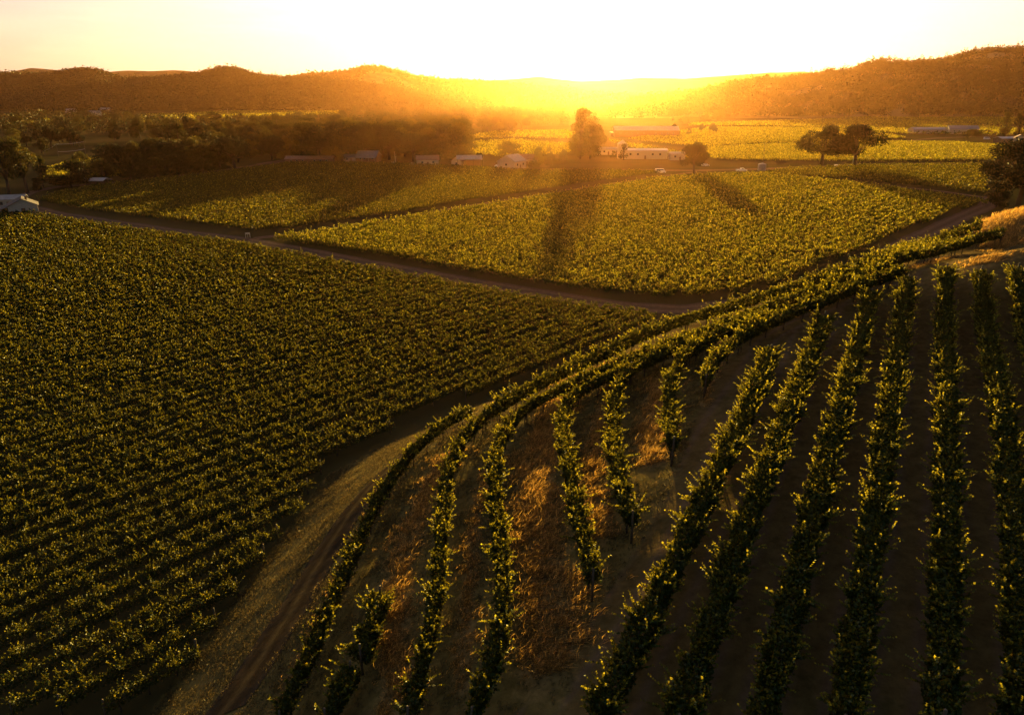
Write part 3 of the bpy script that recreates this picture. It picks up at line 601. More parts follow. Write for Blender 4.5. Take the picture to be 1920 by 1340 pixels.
def make_hill(name, label, sil, D0, D1, mat, nu=420, nd=46, rough=.10, seed=1, foot_v=None, trees=0, tsize=4.0, tleaf=14, tlabel=None, bare=.0, th=11, fprof=1.25):
    """ridge seen at silhouette sil (picture points), crest at distance D1, near foot at D0, falling away again behind"""
    us = np.array([p[0] for p in sil], float); vs = np.array([p[1] for p in sil], float)
    u = np.linspace(us[0], us[-1], nu); v = np.interp(u, us, vs)
    k = np.hanning(9)[1:-1]; k /= k.sum(); v = np.convolve(np.pad(v, 3, 'edge'), k, 'valid')
    crest = CAM_Z - D1 * (SP + (v - H / 2) / F * CP) / (CP - (v - H / 2) / F * SP)
    crest = np.maximum(crest - th * .8, 0)
    s = np.concatenate([np.linspace(0, 1, nd), np.linspace(1.08, 2.0, 12)])
    D = np.where(s <= 1, D0 + (D1 - D0) * s, D1 + (D1 - D0) * (s - 1) * 1.2)
    az = (u - W / 2) / F / (CP + .346 * SP)
    X = az[:, None] * D[None]; Y = np.broadcast_to(D[None], X.shape)
    prof = np.where(s <= 1, np.sin(np.clip(s, 0, 1) * np.pi / 2) ** fprof, np.cos(np.clip(s - 1, 0, 1) * np.pi / 2))
    amp = crest.max(); nz_ = fbm(X, Y, seed, (D1 - D0) * .55)
    Z = crest[:, None] * prof[None] + nz_ * amp * rough * (np.sin(np.clip(s, 0, 1) * np.pi) + .0)[None] * np.clip(crest[:, None] / (amp * .3), 0, 1) - 1.5 * (s == 0)[None]
    Z = np.minimum(Z, crest[:, None] * 1.0 + 1e-3) if False else Z
    id_ = np.arange(X.size).reshape(X.shape); f = np.stack([id_[:-1, :-1], id_[1:, :-1], id_[1:, 1:], id_[:-1, 1:]], -1).reshape(-1, 4)
    tag(link_mesh(name, mesh(name, np.stack([X, Y, Z], -1).reshape(-1, 3), f, mat, smooth=True)), label, 'hill', kind='structure')
    if trees:
        uu = rng.uniform(0, nu - 1.001, trees); ss = rng.uniform(.0, nd + 1.5, trees)
        i, j = uu.astype(int), ss.astype(int); a, b = uu - i, ss - j
        g = lambda A_: (A_[i, j] * (1 - a) + A_[i + 1, j] * a) * (1 - b) + (A_[i, j + 1] * (1 - a) + A_[i + 1, j + 1] * a) * b
        x, y, z = g(X), g(Y), g(Z); keep = (z > 3) & (fbm(x, y, seed + 9, (D1 - D0) * .28, 4) > bare + (y - D0) / (D1 - D0) * 0)
        x, y, z = x[keep], y[keep], z[keep]; n = len(x); hgt = th * rng.uniform(.6, 1.4, n); conif = rng.random(n) < .12; hgt[conif] *= 1.5
        rad = np.where(conif, hgt * .2, hgt * .55)
        q = rand_dirs(n * tleaf).reshape(n, tleaf, 3) * (rng.uniform(.4, 1, (n, tleaf, 1)))
        c = np.stack([x, y, z + hgt * .45], 1)[:, None] + q * np.stack([rad, rad, hgt * .5], 1)[:, None]
        c = c.reshape(-1, 3); vv = leaves(c, tsize, rng, None); rv = np.clip(np.repeat(rng.uniform(0, .8, n), tleaf) + rng.uniform(0, .2, n * tleaf), 0, 1)
        tag(link_mesh('woods', mesh('woods', vv, qfaces(len(vv)), M_FOREST, leaf_tone=rv)), tlabel, 'woods', kind='stuff')
make_hill('right_hill', 'wooded hillside with pale dry clearings rising at the right', [(1150,200),(1230,192),(1300,176),(1370,162),(1440,150),(1500,141),(1545,134),(1580,137),(1625,124),(1650,118),(1700,116),(1760,109),(1800,101),(1860,97),(1913,92),(2050,80),(2200,84)], 1500, 2150, M_H2, seed=3, trees=15000, tsize=3.4, tleaf=22, tlabel='oak woods covering the right hand hill', bare=-.42, th=16, rough=.16)
make_hill('left_hills', 'dark forested ridge at the left behind the valley', [(-260,150),(-120,140),(0,138),(60,140),(100,139),(150,133),(195,133),(232,148),(300,146),(370,139),(400,132),(430,127),(455,129),(482,139),(520,143),(560,147),(620,152),(680,160),(740,170),(800,180),(860,190)], 2300, 3000, M_H1, seed=5, trees=30000, tsize=5.0, tleaf=10, tlabel='dense woods covering the left hills', bare=-.95, th=15, rough=.12)
make_hill('golden_hills', 'hazy golden hills with a flat topped peak left of the sun', [(420,170),(500,152),(550,143),(600,137),(660,133),(690,125),(722,126),(760,138),(830,150),(900,152),(960,158),(1040,164),(1120,173),(1200,182)], 3200, 4500, M_H2, seed=8, trees=14000, tsize=9, tleaf=7, tlabel='scattered oak woods on the hazy golden hills', bare=-.1, th=17, rough=.10)
make_hill('low_hills', 'low hazy hills in front of the sun', [(640,196),(720,184),(820,176),(900,170),(960,166),(1030,170),(1100,178),(1180,176),(1260,172),(1340,178),(1420,188)], 2700, 3900, M_H2, seed=18, trees=9000, tsize=8, tleaf=6, tlabel='hazy woods on the low hills in front of the sun', bare=-.2, th=15, rough=.12)
make_hill('near_ridge', 'warm brown spur falling towards the sun from the right hill', [(1180,186),(1260,178),(1330,166),(1400,156),(1460,149),(1520,146),(1600,150),(1700,160)], 2000, 2700, M_H2, seed=12, trees=8000, tsize=8, tleaf=7, tlabel='trees on the brown spur beside the sun', bare=-.2, th=16)
make_hill('far_mountains', 'pale far mountain line on the horizon', [(-400,140),(-200,134),(0,140),(40,133),(70,128),(100,131),(125,134),(165,125),(190,132),(212,136),(250,133),(290,134),(332,132),(380,136),(420,146),(500,152),(700,156),(850,151),(920,151),(975,148),(1010,144),(1040,148),(1090,153),(1150,150),(1200,146),(1280,148),(1340,144),(1400,140),(1440,137),(1500,135),(1560,142),(1700,150),(2300,150)], 4600, 5500, M_H3, seed=21, th=0, rough=.05, nu=900)

# ------------------------------------------------------------------ trees
def tree_protos(kind, seed, n_leaf, lsize):
    """unit-height tree: crown mesh, trunk mesh"""
    r = np.random.default_rng(seed); V, Q = [], []; limbs = []
    if kind == 'oak': ncl, base, wid = 26, .34, .50
    elif kind == 'round': ncl, base, wid = 18, .16, .46
    elif kind == 'tall': ncl, base, wid = 24, .10, .20
    elif kind == 'airy': ncl, base, wid = 22, .28, .40
    else: ncl, base, wid = 20, .12, .22
    for i in range(ncl):
        a = r.uniform(0, 6.28); h = r.uniform(0, 1)
        if kind == 'conifer': w = wid * (1 - h) ** .8; z = base + (1 - base) * h
        elif kind == 'tall': w = wid * math.sin(math.pi * min(1, .18 + h * .8)) ** .6; z = base + (.97 - base) * h
        else: w = wid * math.sqrt(max(.05, 1 - (h * 1.0 - .35) ** 2 / .46)); z = base + (.9 - base) * h
        rr = w * math.sqrt(r.uniform(.12, 1)) * .82
        c = np.array([math.cos(a) * rr, math.sin(a) * rr, z]); cr = {'oak': .15, 'round': .17, 'tall': .10, 'airy': .11, 'conifer': .10}[kind] * r.uniform(.7, 1.3)
        m_ = int(n_leaf / ncl * (cr / .13)); q = rand_dirs(m_, r) * (r.uniform(.25, 1, (m_, 1)) ** .5)
        p = c + q * np.array([cr, cr, cr * .72]); p[:, 2] = np.minimum(p[:, 2], 1.0)
        V.append(leaves(p, lsize, r, q * .5)); Q.append(np.clip(.25 + .35 * (q[:, 2] + 1) / 2 + r.normal(size=m_) * .18 + r.uniform(-.15, .15), 0, 1)); limbs.append(c)  # top light painted into each clump: upper leaves paler, plus random spread
    v = np.concatenate(V); crown = mesh('crown', v, qfaces(len(v)), M_OAK if kind == 'oak' else M_TREE, leaf_tone=np.concatenate(Q))
    m = MB(); tr = .035 if kind in ('oak', 'round', 'airy') else .022; fork = base * .75 + .05
    m.tube([(0, 0, -.02), (.004, 0, fork * .5), (.01, .005, fork)], [tr * 1.25, tr, tr * .85], 7)
    if kind in ('tall', 'conifer'): m.tube([(.01, .005, fork), (0, 0, .5), (.01, 0, .9)], [tr * .85, tr * .6, tr * .15], 6)
    for c in limbs[::2]:
        c = c * .92; mid = np.array([c[0] * .4, c[1] * .4, fork + (c[2] - fork) * .55]); m.tube([(.01, .005, min(fork, c[2] - .02)), mid, c], [tr * .55, tr * .36, tr * .12], 5)
    return crown, m.mesh('trunk', M_BARK, True)
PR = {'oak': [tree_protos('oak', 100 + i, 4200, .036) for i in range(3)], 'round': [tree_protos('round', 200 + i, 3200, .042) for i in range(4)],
      'tall': [tree_protos('tall', 300 + i, 6000, .026) for i in range(3)], 'airy': [tree_protos('airy', 400 + i, 2600, .036) for i in range(3)],
      'conifer': [tree_protos('conifer', 500 + i, 1200, .04) for i in range(2)]}
BIG_OAK = [tree_protos('oak', 700 + i, 9000, .026) for i in range(3)]
NAMES = {'oak': 'oak_tree', 'round': 'broadleaf_tree', 'tall': 'poplar_tree', 'airy': 'open_crowned_tree', 'conifer': 'conifer_tree'}
def put_tree(x, y, h, kind, label, group=None, w=1.0, z=None, protos=None, name=None, rz=None):
    z = float(gz_fast(x, y)) if z is None else z
    root = empty(name or NAMES[kind], (float(x), float(y), z), rng.uniform(0, 6.28) if rz is None else rz); root.scale = (h * w, h * w, h); tag(root, label, 'tree', group)
    c, t_ = (protos or PR[kind])[rng.integers(len(protos or PR[kind]))]; link_mesh('crown', c, root); link_mesh('trunk', t_, root); return root
def px_tree(u, v_base, v_top, kind, label, wpx=None, group=None, **kw):
    p = at_z(u, v_base, 0); d = CAM_Z / ray_k(v_base); h = (v_base - v_top) / F * d * 1.02; uw = {'oak': 1.0, 'round': .95, 'tall': .45, 'airy': .85, 'conifer': .45}[kind]
    w = 1.0 if wpx is None else wpx / F * d / (h * uw); return put_tree(p[0], p[1], h, kind, label, group, w=w, **kw)
px_tree(1540, 311, 238, 'oak', 'left one of the two big dark oaks standing together by the earth road', 92, protos=[BIG_OAK[0]], rz=.5)
px_tree(1602, 315, 240, 'oak', 'right one of the two big dark oaks, with a forked trunk', 112, protos=[BIG_OAK[1]], rz=2.0)
px_tree(1300, 326, 270, 'round', 'bushy round tree at the corner of the middle vineyard casting a long shadow', 52, protos=[BIG_OAK[2]], rz=1)
def tree_ground(u, v, zt, h, kind, lab, w=1.0, protos=None):
    p = at_z(u, v, zt); return put_tree(p[0], p[1], h, kind, lab, w=w, z=zt - .3, protos=protos)
tree_ground(1908, 392, 2, 22, 'oak', 'huge dark oak at the right edge behind the golden grass knoll', 1.15, [BIG_OAK[2]])
tree_ground(1868, 388, 0, 7, 'round', 'low dark bush at the foot of the huge oak', 1.2)
tree_ground(1965, 398, 2, 15, 'oak', 'oak cut by the right edge of the photo', .95, [BIG_OAK[0]])
for u, vb, vt, k, lab, wp in [
 (18,366,262,'airy','tall shaggy tree at the left edge above the farmhouse',70),(52,362,256,'airy','tall yellowish tree just right of the left edge',70),(82,352,292,'airy','thin leaning tree beside the shaggy trees',30),
 (72,358,335,'round','small dark bush beside the farm lane',22),(132,352,303,'round','dark round tree left of the small open shed',84),(158,345,286,'airy','light yellow tree standing behind the dark round tree',34),
 (196,340,300,'round','dark tree directly behind the small open shed',56),(262,300,276,'round','rounded sunlit bush beside the trellis poles',46),(305,300,262,'round','round tree with a glowing rim behind the belt',42),
 (228,300,282,'round','low bush left of the sunlit bushes',34),
 (440,317,255,'oak','tall dark tree with a bare trunk at the belt front edge',70),(380,322,272,'round','dark dense tree left of the tall bare trunked one',56),(335,328,292,'round','low dark tree in the belt by the vineyard',54),(290,332,296,'round','dark broad tree in the belt above the vineyard edge',56),(245,336,298,'round','dark tree at the left end of the belt front',54),
 (545,300,262,'round','tree by the pale gravel drive',46),(600,304,240,'oak','dark broad tree behind the long low shed',80),(642,306,288,'conifer','small pointed conifer between shed and first house',20),(655,302,242,'oak','dark oak above the first farmhouse',80),
 (730,300,245,'oak','large dark oak right of the first farmhouse',80),(775,303,252,'oak','dark oak left of the red brown shed',66),(815,298,240,'oak','big rounded oak above the red brown shed',92),(848,300,268,'round','tree between the shed and the porch house',40),(875,290,262,'airy','thin tree behind the porch house',36),
 (955,294,266,'round','round tree above the white gabled barn',48),(1005,318,284,'round','bush right of the white gabled barn',34),(1030,312,290,'round','pale bush in the glare',30),
 (1088,298,206,'tall','very tall dark tree in the glare, left of the white sheds',44),(1106,298,222,'tall','second tall tree pressed against the very tall one',42),(1120,290,240,'tall','lower tree right of the two tall ones',36),
 (1169,300,272,'conifer','small pointed tree in front of the white tower',20),(1150,296,284,'round','small bush by the white sheds',14),
 (1262,226,204,'oak','round tree standing alone in the glare beyond the long barn',34),(1280,232,220,'round','bush right of the lone round tree',22),(1322,230,217,'round','small tree in the fields left of the hill',24),(1345,226,208,'round','tree at the field edge below the hill',26),
 (1883,256,212,'tall','tall poplar on the right above the grey roofs',22),(1909,258,208,'tall','poplar cut by the right edge of the photo',22),(1820,256,243,'round','dark bush right of the grey shed',40),(1850,250,244,'round','low hedge bush below the poplar',28),(1783,250,241,'round','bush left of the grey shed',16),(1813,262,244,'conifer','small dark tree in front of the grey shed',10)]:
    px_tree(u, vb, vt, k, lab, wp)
# scattered belts of trees: (polygon in the picture, how many, heights, group, label)
def belt(poly, n, hr, kinds, label, group, mind=5):
    poly = np.array(poly, float); q = []; tries = 0
    while len(q) < n and tries < n * 60:
        tries += 1; u, v = rng.uniform(poly[:, 0].min(), poly[:, 0].max()), rng.uniform(poly[:, 1].min(), poly[:, 1].max())
        if not inside(np.array([u]), np.array([v]), poly)[0]: continue
        p = at_z(u, v, 0)
        if any((p[0] - a) ** 2 + (p[1] - b) ** 2 < mind ** 2 for a, b in q): continue
        q.append((p[0], p[1])); put_tree(p[0], p[1], rng.uniform(*hr), rng.choice(kinds), label, group, w=rng.uniform(.85, 1.25))
belt([(160,262),(420,252),(560,246),(860,244),(870,268),(700,284),(540,284),(420,292),(350,286),(280,262),(160,270)], 125, (11, 20), ['oak', 'round', 'airy', 'round'], 'tree in the dense dark belt behind the front trees, left of the sun', 'trees of the middle belt')
belt([(800,246),(930,240),(1010,236),(1000,250),(940,256),(880,262),(860,282),(800,290)], 34, (12, 19), ['oak', 'round', 'airy'], 'hazy tree at the sunward end of the belt', 'trees at the sunward end of the belt')
belt([(8,258),(160,258),(160,274),(60,290),(8,300)], 16, (9, 17), ['oak', 'round', 'airy'], 'tree in the thicket at the left edge above the farmhouse', 'trees at the left edge')
belt([(200,330),(330,322),(430,314),(520,302),(560,288),(430,296),(330,305),(220,318)], 36, (10, 16), ['round', 'oak'], 'dark tree filling the front of the belt beside the vineyard', 'trees along the front of the belt')
belt([(560,300),(860,302),(870,280),(700,284),(560,286)], 42, (15, 22), ['round', 'oak'], 'dark tree crowding behind the row of farmhouses', 'trees behind the farmhouses')
belt([(1275,224),(1420,221),(1600,221),(1720,221),(1913,222),(1913,218),(1500,217),(1275,220)], 34, (8, 20), ['round', 'oak'], 'tree in the line under the right hand hill', 'trees below the right hill', 12)
belt([(990,285),(1070,292),(1070,300),(1010,312)], 7, (4, 8), ['round'], 'bush in the glare between the farmyards', 'bushes between the farmyards', 5)
belt([(1205,256),(1330,256),(1350,247),(1310,240),(1225,250)], 10, (6, 10), ['round'], 'bush beside the long low barn in the glare', 'bushes by the long barn', 8)
belt([(8,224),(120,222),(180,224),(260,226),(330,230),(440,228),(640,221),(860,215),(1040,213),(1060,232),(900,242),(560,240),(160,250),(8,250)], 70, (9, 17), ['oak', 'round'], 'tree in the farther belt towards the yellow fields', 'trees of the far belt', 10)
def wood_mass(poly, n, hr, label, leaf, per):
    poly = np.array(poly, float); u = rng.uniform(poly[:, 0].min(), poly[:, 0].max(), n * 3); iv = rng.uniform(0, 1, n * 3)
    k0, k1 = 1 / ray_k(poly[:, 1].max()), 1 / ray_k(poly[:, 1].min()); dd = k0 + (k1 - k0) * iv ** 1.0; v = ((1 / dd - SP) / CP) * F + H / 2
    k = inside(u, v, poly); u, v = u[k][:n], v[k][:n]; n = len(u); d = CAM_Z / ray_k(v)
    x, y = (u - W / 2) / F * d, d * (CP - (v - H / 2) / F * SP); h = rng.uniform(*hr, n)
    q = rand_dirs(n * per).reshape(n, per, 3) * rng.uniform(.5, 1, (n, per, 1)); c = (np.stack([x, y, h * .5], 1)[:, None] + q * np.stack([h * .5, h * .5, h * .48], 1)[:, None]).reshape(-1, 3)
    vv = leaves(c, leaf, rng, q.reshape(-1, 3) * .4); rv = np.clip(np.repeat(rng.uniform(0, .7, n), per) + rng.uniform(0, .3, n * per), 0, 1)
    tag(link_mesh('woods', mesh('woods', vv, qfaces(len(vv)), M_FOREST, leaf_tone=rv)), label, 'woods', kind='stuff')
wood_mass([(8,222),(100,220),(260,221),(330,228),(480,226),(640,219),(860,213),(1060,212),(1065,236),(900,244),(560,247),(160,256),(8,262)], 700, (8, 16), 'far belt of woods between the left vineyards and the yellow fields', 1.6, 90)
wood_mass([(8,206),(200,207),(430,203),(700,205),(1300,205),(1500,208),(1913,212),(1913,206),(1300,200),(8,200)], 900, (8, 18), 'thin lines of distant trees at the foot of the hills', 5, 24)
wood_mass([(640,212),(860,200),(1200,200),(1260,208),(1100,218),(860,222)], 700, (9, 17), 'hazy woods in front of the sun', 3.5, 40)
wood_mass([(1160,214),(1240,212),(1240,222),(1130,224)], 70, (9, 15), 'hazy grove behind the long barn', 3, 50)
wood_mass([(20,222),(110,222),(180,218),(250,218),(250,212),(20,214)], 60, (9, 16), 'clumps of trees round the far hamlet', 4, 30)

# ------------------------------------------------------------------ buildings
M_WHITE = plain('white_boards', (.34, .31, .27), (.46, .42, .37), 1.5, .7, stretch=(1, 1, 8))
M_CREAM = plain('cream_boards', (.50, .42, .30), (.62, .53, .38), 1.5, .75, stretch=(1, 1, 8))
M_BROWN = plain('brown_boards', (.14, .09, .055), (.22, .14, .09), 2, .85, stretch=(8, 8, 1))
M_RUST = plain('rusty_roof', (.20, .10, .06), (.30, .16, .10), 1.2, .6)
M_TIN = plain('tin_roof', (.26, .25, .25), (.38, .37, .36), .8, .5, .2)
M_GREY = plain('grey_roof', (.22, .21, .22), (.33, .31, .31), 1, .6)
M_SHING = plain('dark_roof', (.07, .06, .055), (.13, .11, .10), 3, .85)
M_DARK = plain('dark_opening', (.02, .018, .015), (.035, .03, .025), 3, .6)
m_glass, t, out = new_mat('window_glass'); pb = N(t, 'ShaderNodeBsdfPrincipled'); pb.inputs['Base Color'].default_value = (.05, .055, .06, 1); pb.inputs['Roughness'].default_value = .08; t.links.new(pb.outputs[0], out.inputs[0])
M_CAR = plain('car_paint', (.70, .70, .70), (.74, .74, .74), 1, .25, spec=.6)
M_RUB = plain('rubber', (.02, .02, .02), (.03, .03, .03), 3, .7)
def house(name, label, u, v, L, Wd, Hh, rh, yaw, wall, roof, windows=3, door=True, cat='house', porch=0, chimney=False, open_side=False, pos=None, kind='gable', eave=.45):
    p = at_z(u, v, 0) if pos is None else pos; root = empty(name, tuple(map(float, p)), yaw); tag(root, label, cat)
    a, b = L / 2, Wd / 2
    if open_side:
        n = max(2, int(L / 4))
        for i in range(n + 1):
            for s_ in (-1, 1):
                o = MB().box((0, 0, Hh / 2), (.2, .2, Hh)).build('post', M_WOOD, root); o.location = (-a + .2 + i * (L - .4) / n, s_ * (b - .2), 0)
        MB().box((0, b - .5, Hh * .45), (L - .8, .15, Hh * .9)).build('back_wall', wall, root)
    else:
        m = MB(); m.poly([(-a, -b, -.2), (a, -b, -.2), (a, b, -.2), (-a, b, -.2), (-a, -b, Hh), (a, -b, Hh), (a, b, Hh), (-a, b, Hh), (-a, 0, Hh + rh), (a, 0, Hh + rh)],
               [(0, 1, 5, 4), (2, 3, 7, 6), (1, 2, 6, 9, 5), (3, 0, 4, 8, 7), (4, 5, 9, 8), (6, 7, 8, 9)]); m.build('wall', wall, root)
    e = eave; sl = rh / b; th = .18; y0 = b + e; z0 = Hh - e * sl + .06; z1 = Hh + rh + .06
    m = MB(); prof = [(-y0, z0), (0, z1), (y0, z0), (y0, z0 + th), (0, z1 + th), (-y0, z0 + th)]
    m.poly([(-a - e, y_, z_) for y_, z_ in prof] + [(a + e, y_, z_) for y_, z_ in prof],
           [(0, 1, 7, 6), (1, 2, 8, 7), (2, 3, 9, 8), (3, 4, 10, 9), (4, 5, 11, 10), (5, 0, 6, 11), (0, 5, 4, 1), (1, 4, 3, 2), (6, 7, 10, 11), (7, 8, 9, 10)])
    rf = m.build('roof', roof, root)
    if chimney: MB().box((L * .2, b * .3, Hh + rh + .1), (.6, .6, 1.4)).build('chimney', M_BROWN, rf)
    if not open_side:
        xs = np.linspace(-a, a, windows + 3)[1:-1]
        for i, x_ in enumerate(xs):
            if door and i == len(xs) // 2:
                dd = MB().box((x_, -b - .03, 1.05), (1.0, .08, 2.1)).build('door', M_BROWN, root); MB().box((x_ + .38, -b - .09, 1.0), (.08, .06, .12)).build('handle', M_STEEL, dd)
            else:
                w_ = MB().box((x_, -b - .03, Hh * .58), (1.2, .08, 1.1)).build('window', M_WHITE if wall is not M_WHITE else M_BROWN, root)
                MB().box((x_, -b - .075, Hh * .58), (1.0, .02, .9)).build('pane', m_glass, w_)
        for s_ in (-1, 1):
            w_ = MB().box((s_ * (a + .03), 0, Hh * .6), (.08, 1.1, 1.0)).build('window', M_WHITE if wall is not M_WHITE else M_BROWN, root); MB().box((s_ * (a + .075), 0, Hh * .6), (.02, .9, .8)).build('pane', m_glass, w_)
    if porch:
        m = MB().poly([(-a, -b - porch, Hh * .72), (a, -b - porch, Hh * .72), (a, -b - .05, Hh * .95), (-a, -b - .05, Hh * .95), (-a, -b - porch, Hh * .72 + .12), (a, -b - porch, Hh * .72 + .12), (a, -b - .05, Hh * .95 + .12), (-a, -b - .05, Hh * .95 + .12)],
            [(3, 2, 1, 0), (4, 5, 6, 7), (0, 1, 5, 4), (1, 2, 6, 5), (2, 3, 7, 6), (3, 0, 4, 7)]); m.build('porch_roof', roof, root)
        for i in range(4):
            o = MB().box((0, 0, Hh * .36), (.14, .14, Hh * .72)).build('porch_post', M_WHITE, root); o.location = (-a + .2 + i * (L - .4) / 3, -b - porch + .2, 0)
    return root
# white farmhouse group at the left edge
house('farmhouse', 'white gabled farmhouse at the left edge beside the road fork', 46, 401, 9, 8, 3.0, 2.0, R(-58), M_WHITE, M_SHING, 2, porch=2.2, chimney=True)
house('barn', 'white shed with flat pale roof at the left edge behind the farmhouse', 22, 388, 9, 6, 2.8, 1.1, R(20), M_WHITE, M_TIN, 2, cat='shed')
house('open_shed', 'small open shed with a pale tin roof beside the dark round tree', 178, 348, 11, 6, 2.2, .9, R(-4), M_BROWN, M_TIN, open_side=True, cat='shed')
house('long_shed', 'long low shed with a rust red roof by the gravel drive', 582, 305, 27, 8, 2.2, 1.4, R(2), M_BROWN, M_RUST, 6, cat='shed')
house('farmhouse', 'farmhouse with broken pale tin roof under the dark oaks', 692, 303, 12, 9, 3.4, 2.6, R(-8), M_BROWN, M_TIN, 3, porch=2.5)
house('cottage', 'low pale outbuilding left of the tin roofed farmhouse', 655, 303, 7, 5, 2.6, 1.4, R(10), M_CREAM, M_GREY, 1)
house('shed', 'cream walled shed with a rusty red roof in the farm row', 802, 310, 12, 8, 3.2, 2.0, R(8), M_CREAM, M_RUST, 2, cat='shed')
house('porch_house', 'open sided barn with a pale roof on white posts in the farm row', 880, 313, 13, 8, 4.2, 1.8, R(5), M_BROWN, M_TIN, open_side=True, cat='barn')
house('cottage', 'small cottage left of the open sided barn, peaked roof', 860, 312, 6, 6, 3.0, 2.2, R(70), M_CREAM, M_RUST, 1)
house('cottage', 'small pale roofed hut behind the open sided barn', 862, 297, 7, 6, 3.2, 1.6, R(0), M_CREAM, M_TIN, 1)
house('barn', 'white gabled barn right of the open sided barn', 960, 316, 13, 10, 4.0, 3.0, R(62), M_WHITE, M_GREY, 2, cat='barn')
house('house', 'hazy house with an olive roof right of the white gabled barn', 982, 309, 15, 8, 3.4, 2.2, R(4), M_CREAM, M_RUST, 3)
house('long_shed', 'white fence-like range of sheds left of the white tower', 1140, 290, 17, 5, 3.6, 1.0, R(0), M_WHITE, M_TIN, 4, cat='shed')
house('shed', 'large white shed with a pale flat roof in the glare', 1207, 297, 27, 14, 5.0, .8, R(-3), M_WHITE, M_TIN, 4, cat='shed')
house('shed', 'small white shed between the large white shed and the bushy tree', 1268, 300, 9, 7, 3.8, .8, R(0), M_WHITE, M_TIN, 1, cat='shed')
house('long_barn', 'long dark barn with a broad pink lit roof in the glare', 1210, 256, 62, 22, 6.0, 3.5, R(-2), M_BROWN, M_TIN, 9, cat='barn')
house('shed', 'low tin lean-to at the left end of the long barn', 1163, 255, 20, 12, 3, 1.2, R(0), M_BROWN, M_TIN, 1, cat='shed')
house('greenhouse', 'long low white greenhouse shed in the right fields', 1738, 250, 36, 12, 4.0, 2.0, R(3), M_WHITE, M_TIN, 5, cat='greenhouse')
house('quonset_barn', 'low grey barn with pale gable right of the greenhouse', 1803, 251, 28, 12, 5.0, 3.2, R(-12), M_CREAM, M_GREY, 4, cat='barn')
house('house', 'house with flat grey roof near the right edge', 1883, 268, 13, 10, 3.6, 1.2, R(4), M_BROWN, M_TIN, 3)
house('house', 'peach walled house cut by the right edge of the photo', 1910, 269, 12, 9, 4.2, 2.6, R(60), M_CREAM, M_RUST, 2)
for u, v, lab, wl, rf in [(230,208,'far white roofed barn under the left hills',M_WHITE,M_TIN),(198,209,'far pale shed left of the far barn',M_WHITE,M_TIN),(178,217,'far grey shed among trees of the hamlet',M_CREAM,M_GREY),(134,212,'far white house at the left of the hamlet',M_WHITE,M_TIN),(240,198,'far house tucked against the wooded slope',M_WHITE,M_TIN),(1485,212,'far white building under the wooded hill',M_WHITE,M_TIN)]:
    house('far_house', lab, u, v, 26, 12, 6, 4, R(rng.uniform(-15, 15)), wl, rf, 3)
# white tower
p = at_z(1166, 297, 0); root = empty('water_tower', tuple(p)); tag(root, 'narrow white tower with a pointed cap among the white sheds', 'tower')
MB().box((0, 0, 4.2), (5.4, 5.4, 8.8)).build('wall', M_WHITE, root); MB().poly([(-3, -3, 8.65), (3, -3, 8.65), (3, 3, 8.65), (-3, 3, 8.65), (0, 0, 11)], [(3, 2, 1, 0), (0, 1, 4), (1, 2, 4), (2, 3, 4), (3, 0, 4)]).build('roof', M_TIN, root)
MB().box((0, -2.73, 6), (1, .06, 1.3)).build('window', m_glass, root)
# utility poles and the wires between them
def pole(u, v, h, label, arms=1, mat=M_WOOD, pos=None):
    p = at_z(u, v, 0) if pos is None else pos; root = empty('utility_pole', tuple(map(float, p)), rng.uniform(-.3, .3)); tag(root, label, 'pole')
    MB().tube([(0, 0, -.5), (0, 0, h)], [.17, .11], 8).build('post', mat, root)
    for i in range(arms):
        MB().box((0, -.17, h - .5 - i * .9), (2.4, .12, .14)).build('crossarm', M_WOOD, root)
        for x_ in (-1.0, 0, 1.0): 
            o = MB().tube([(0, 0, 0), (0, 0, .22)], [.05, .035], 6).build('insulator', M_STEEL, root); o.location = (x_, -.17, h - .44 - i * .9)
    return np.array(p, float) + (0, 0, h)
def wire(a, b, label, sag=.8, rad=.02, offs=(0,)):
    m = MB()
    for o in offs:
        pts = []
        for i in range(13):
            s_ = i / 12; q = a * (1 - s_) + b * s_; q = q + (0, 0, o - sag * 4 * s_ * (1 - s_)); pts.append(q)
        m.tube(pts, rad, 5)
    ob = m.build('power_line', M_STEEL); tag(ob, label, 'wire'); return ob
A1 = pole(1430, 312, 12.5, 'pole standing over the white tank by the earth road', 1)
A2 = pole(1303, 285, 13, 'tall pale pole rising out of the bushy round tree', 1)
A3 = pole(1772, 264, 16, 'thin pole between the greenhouse and the grey barn', 1)
A4 = pole(161, 290, 8.5, 'right pole of the short lit wire span at the left', 1); A5 = pole(110, 294, 8, 'middle pole of the short lit wire span at the left', 1); A6 = pole(84, 291, 3.0, 'low left end pole of the lit wire span', 1)
wire(A4 - (0, 0, .3), A5 - (0, 0, .3), 'lit double wire between the two left poles', .5, .09, (0, -4.6)); wire(A5 - (0, 0, .3), A6 - (0, 0, .3), 'lit wire running down from the middle left pole', .4, .09)
A7 = pole(1908, 246, 16, 'pole between the two right hand poplars', 2); A8 = pole(907, 314, 10, 'thin pole right of the open sided barn', 0)
A9 = pole(1540, 248, 14, 'pole far out in the fields behind the left oak', 1)
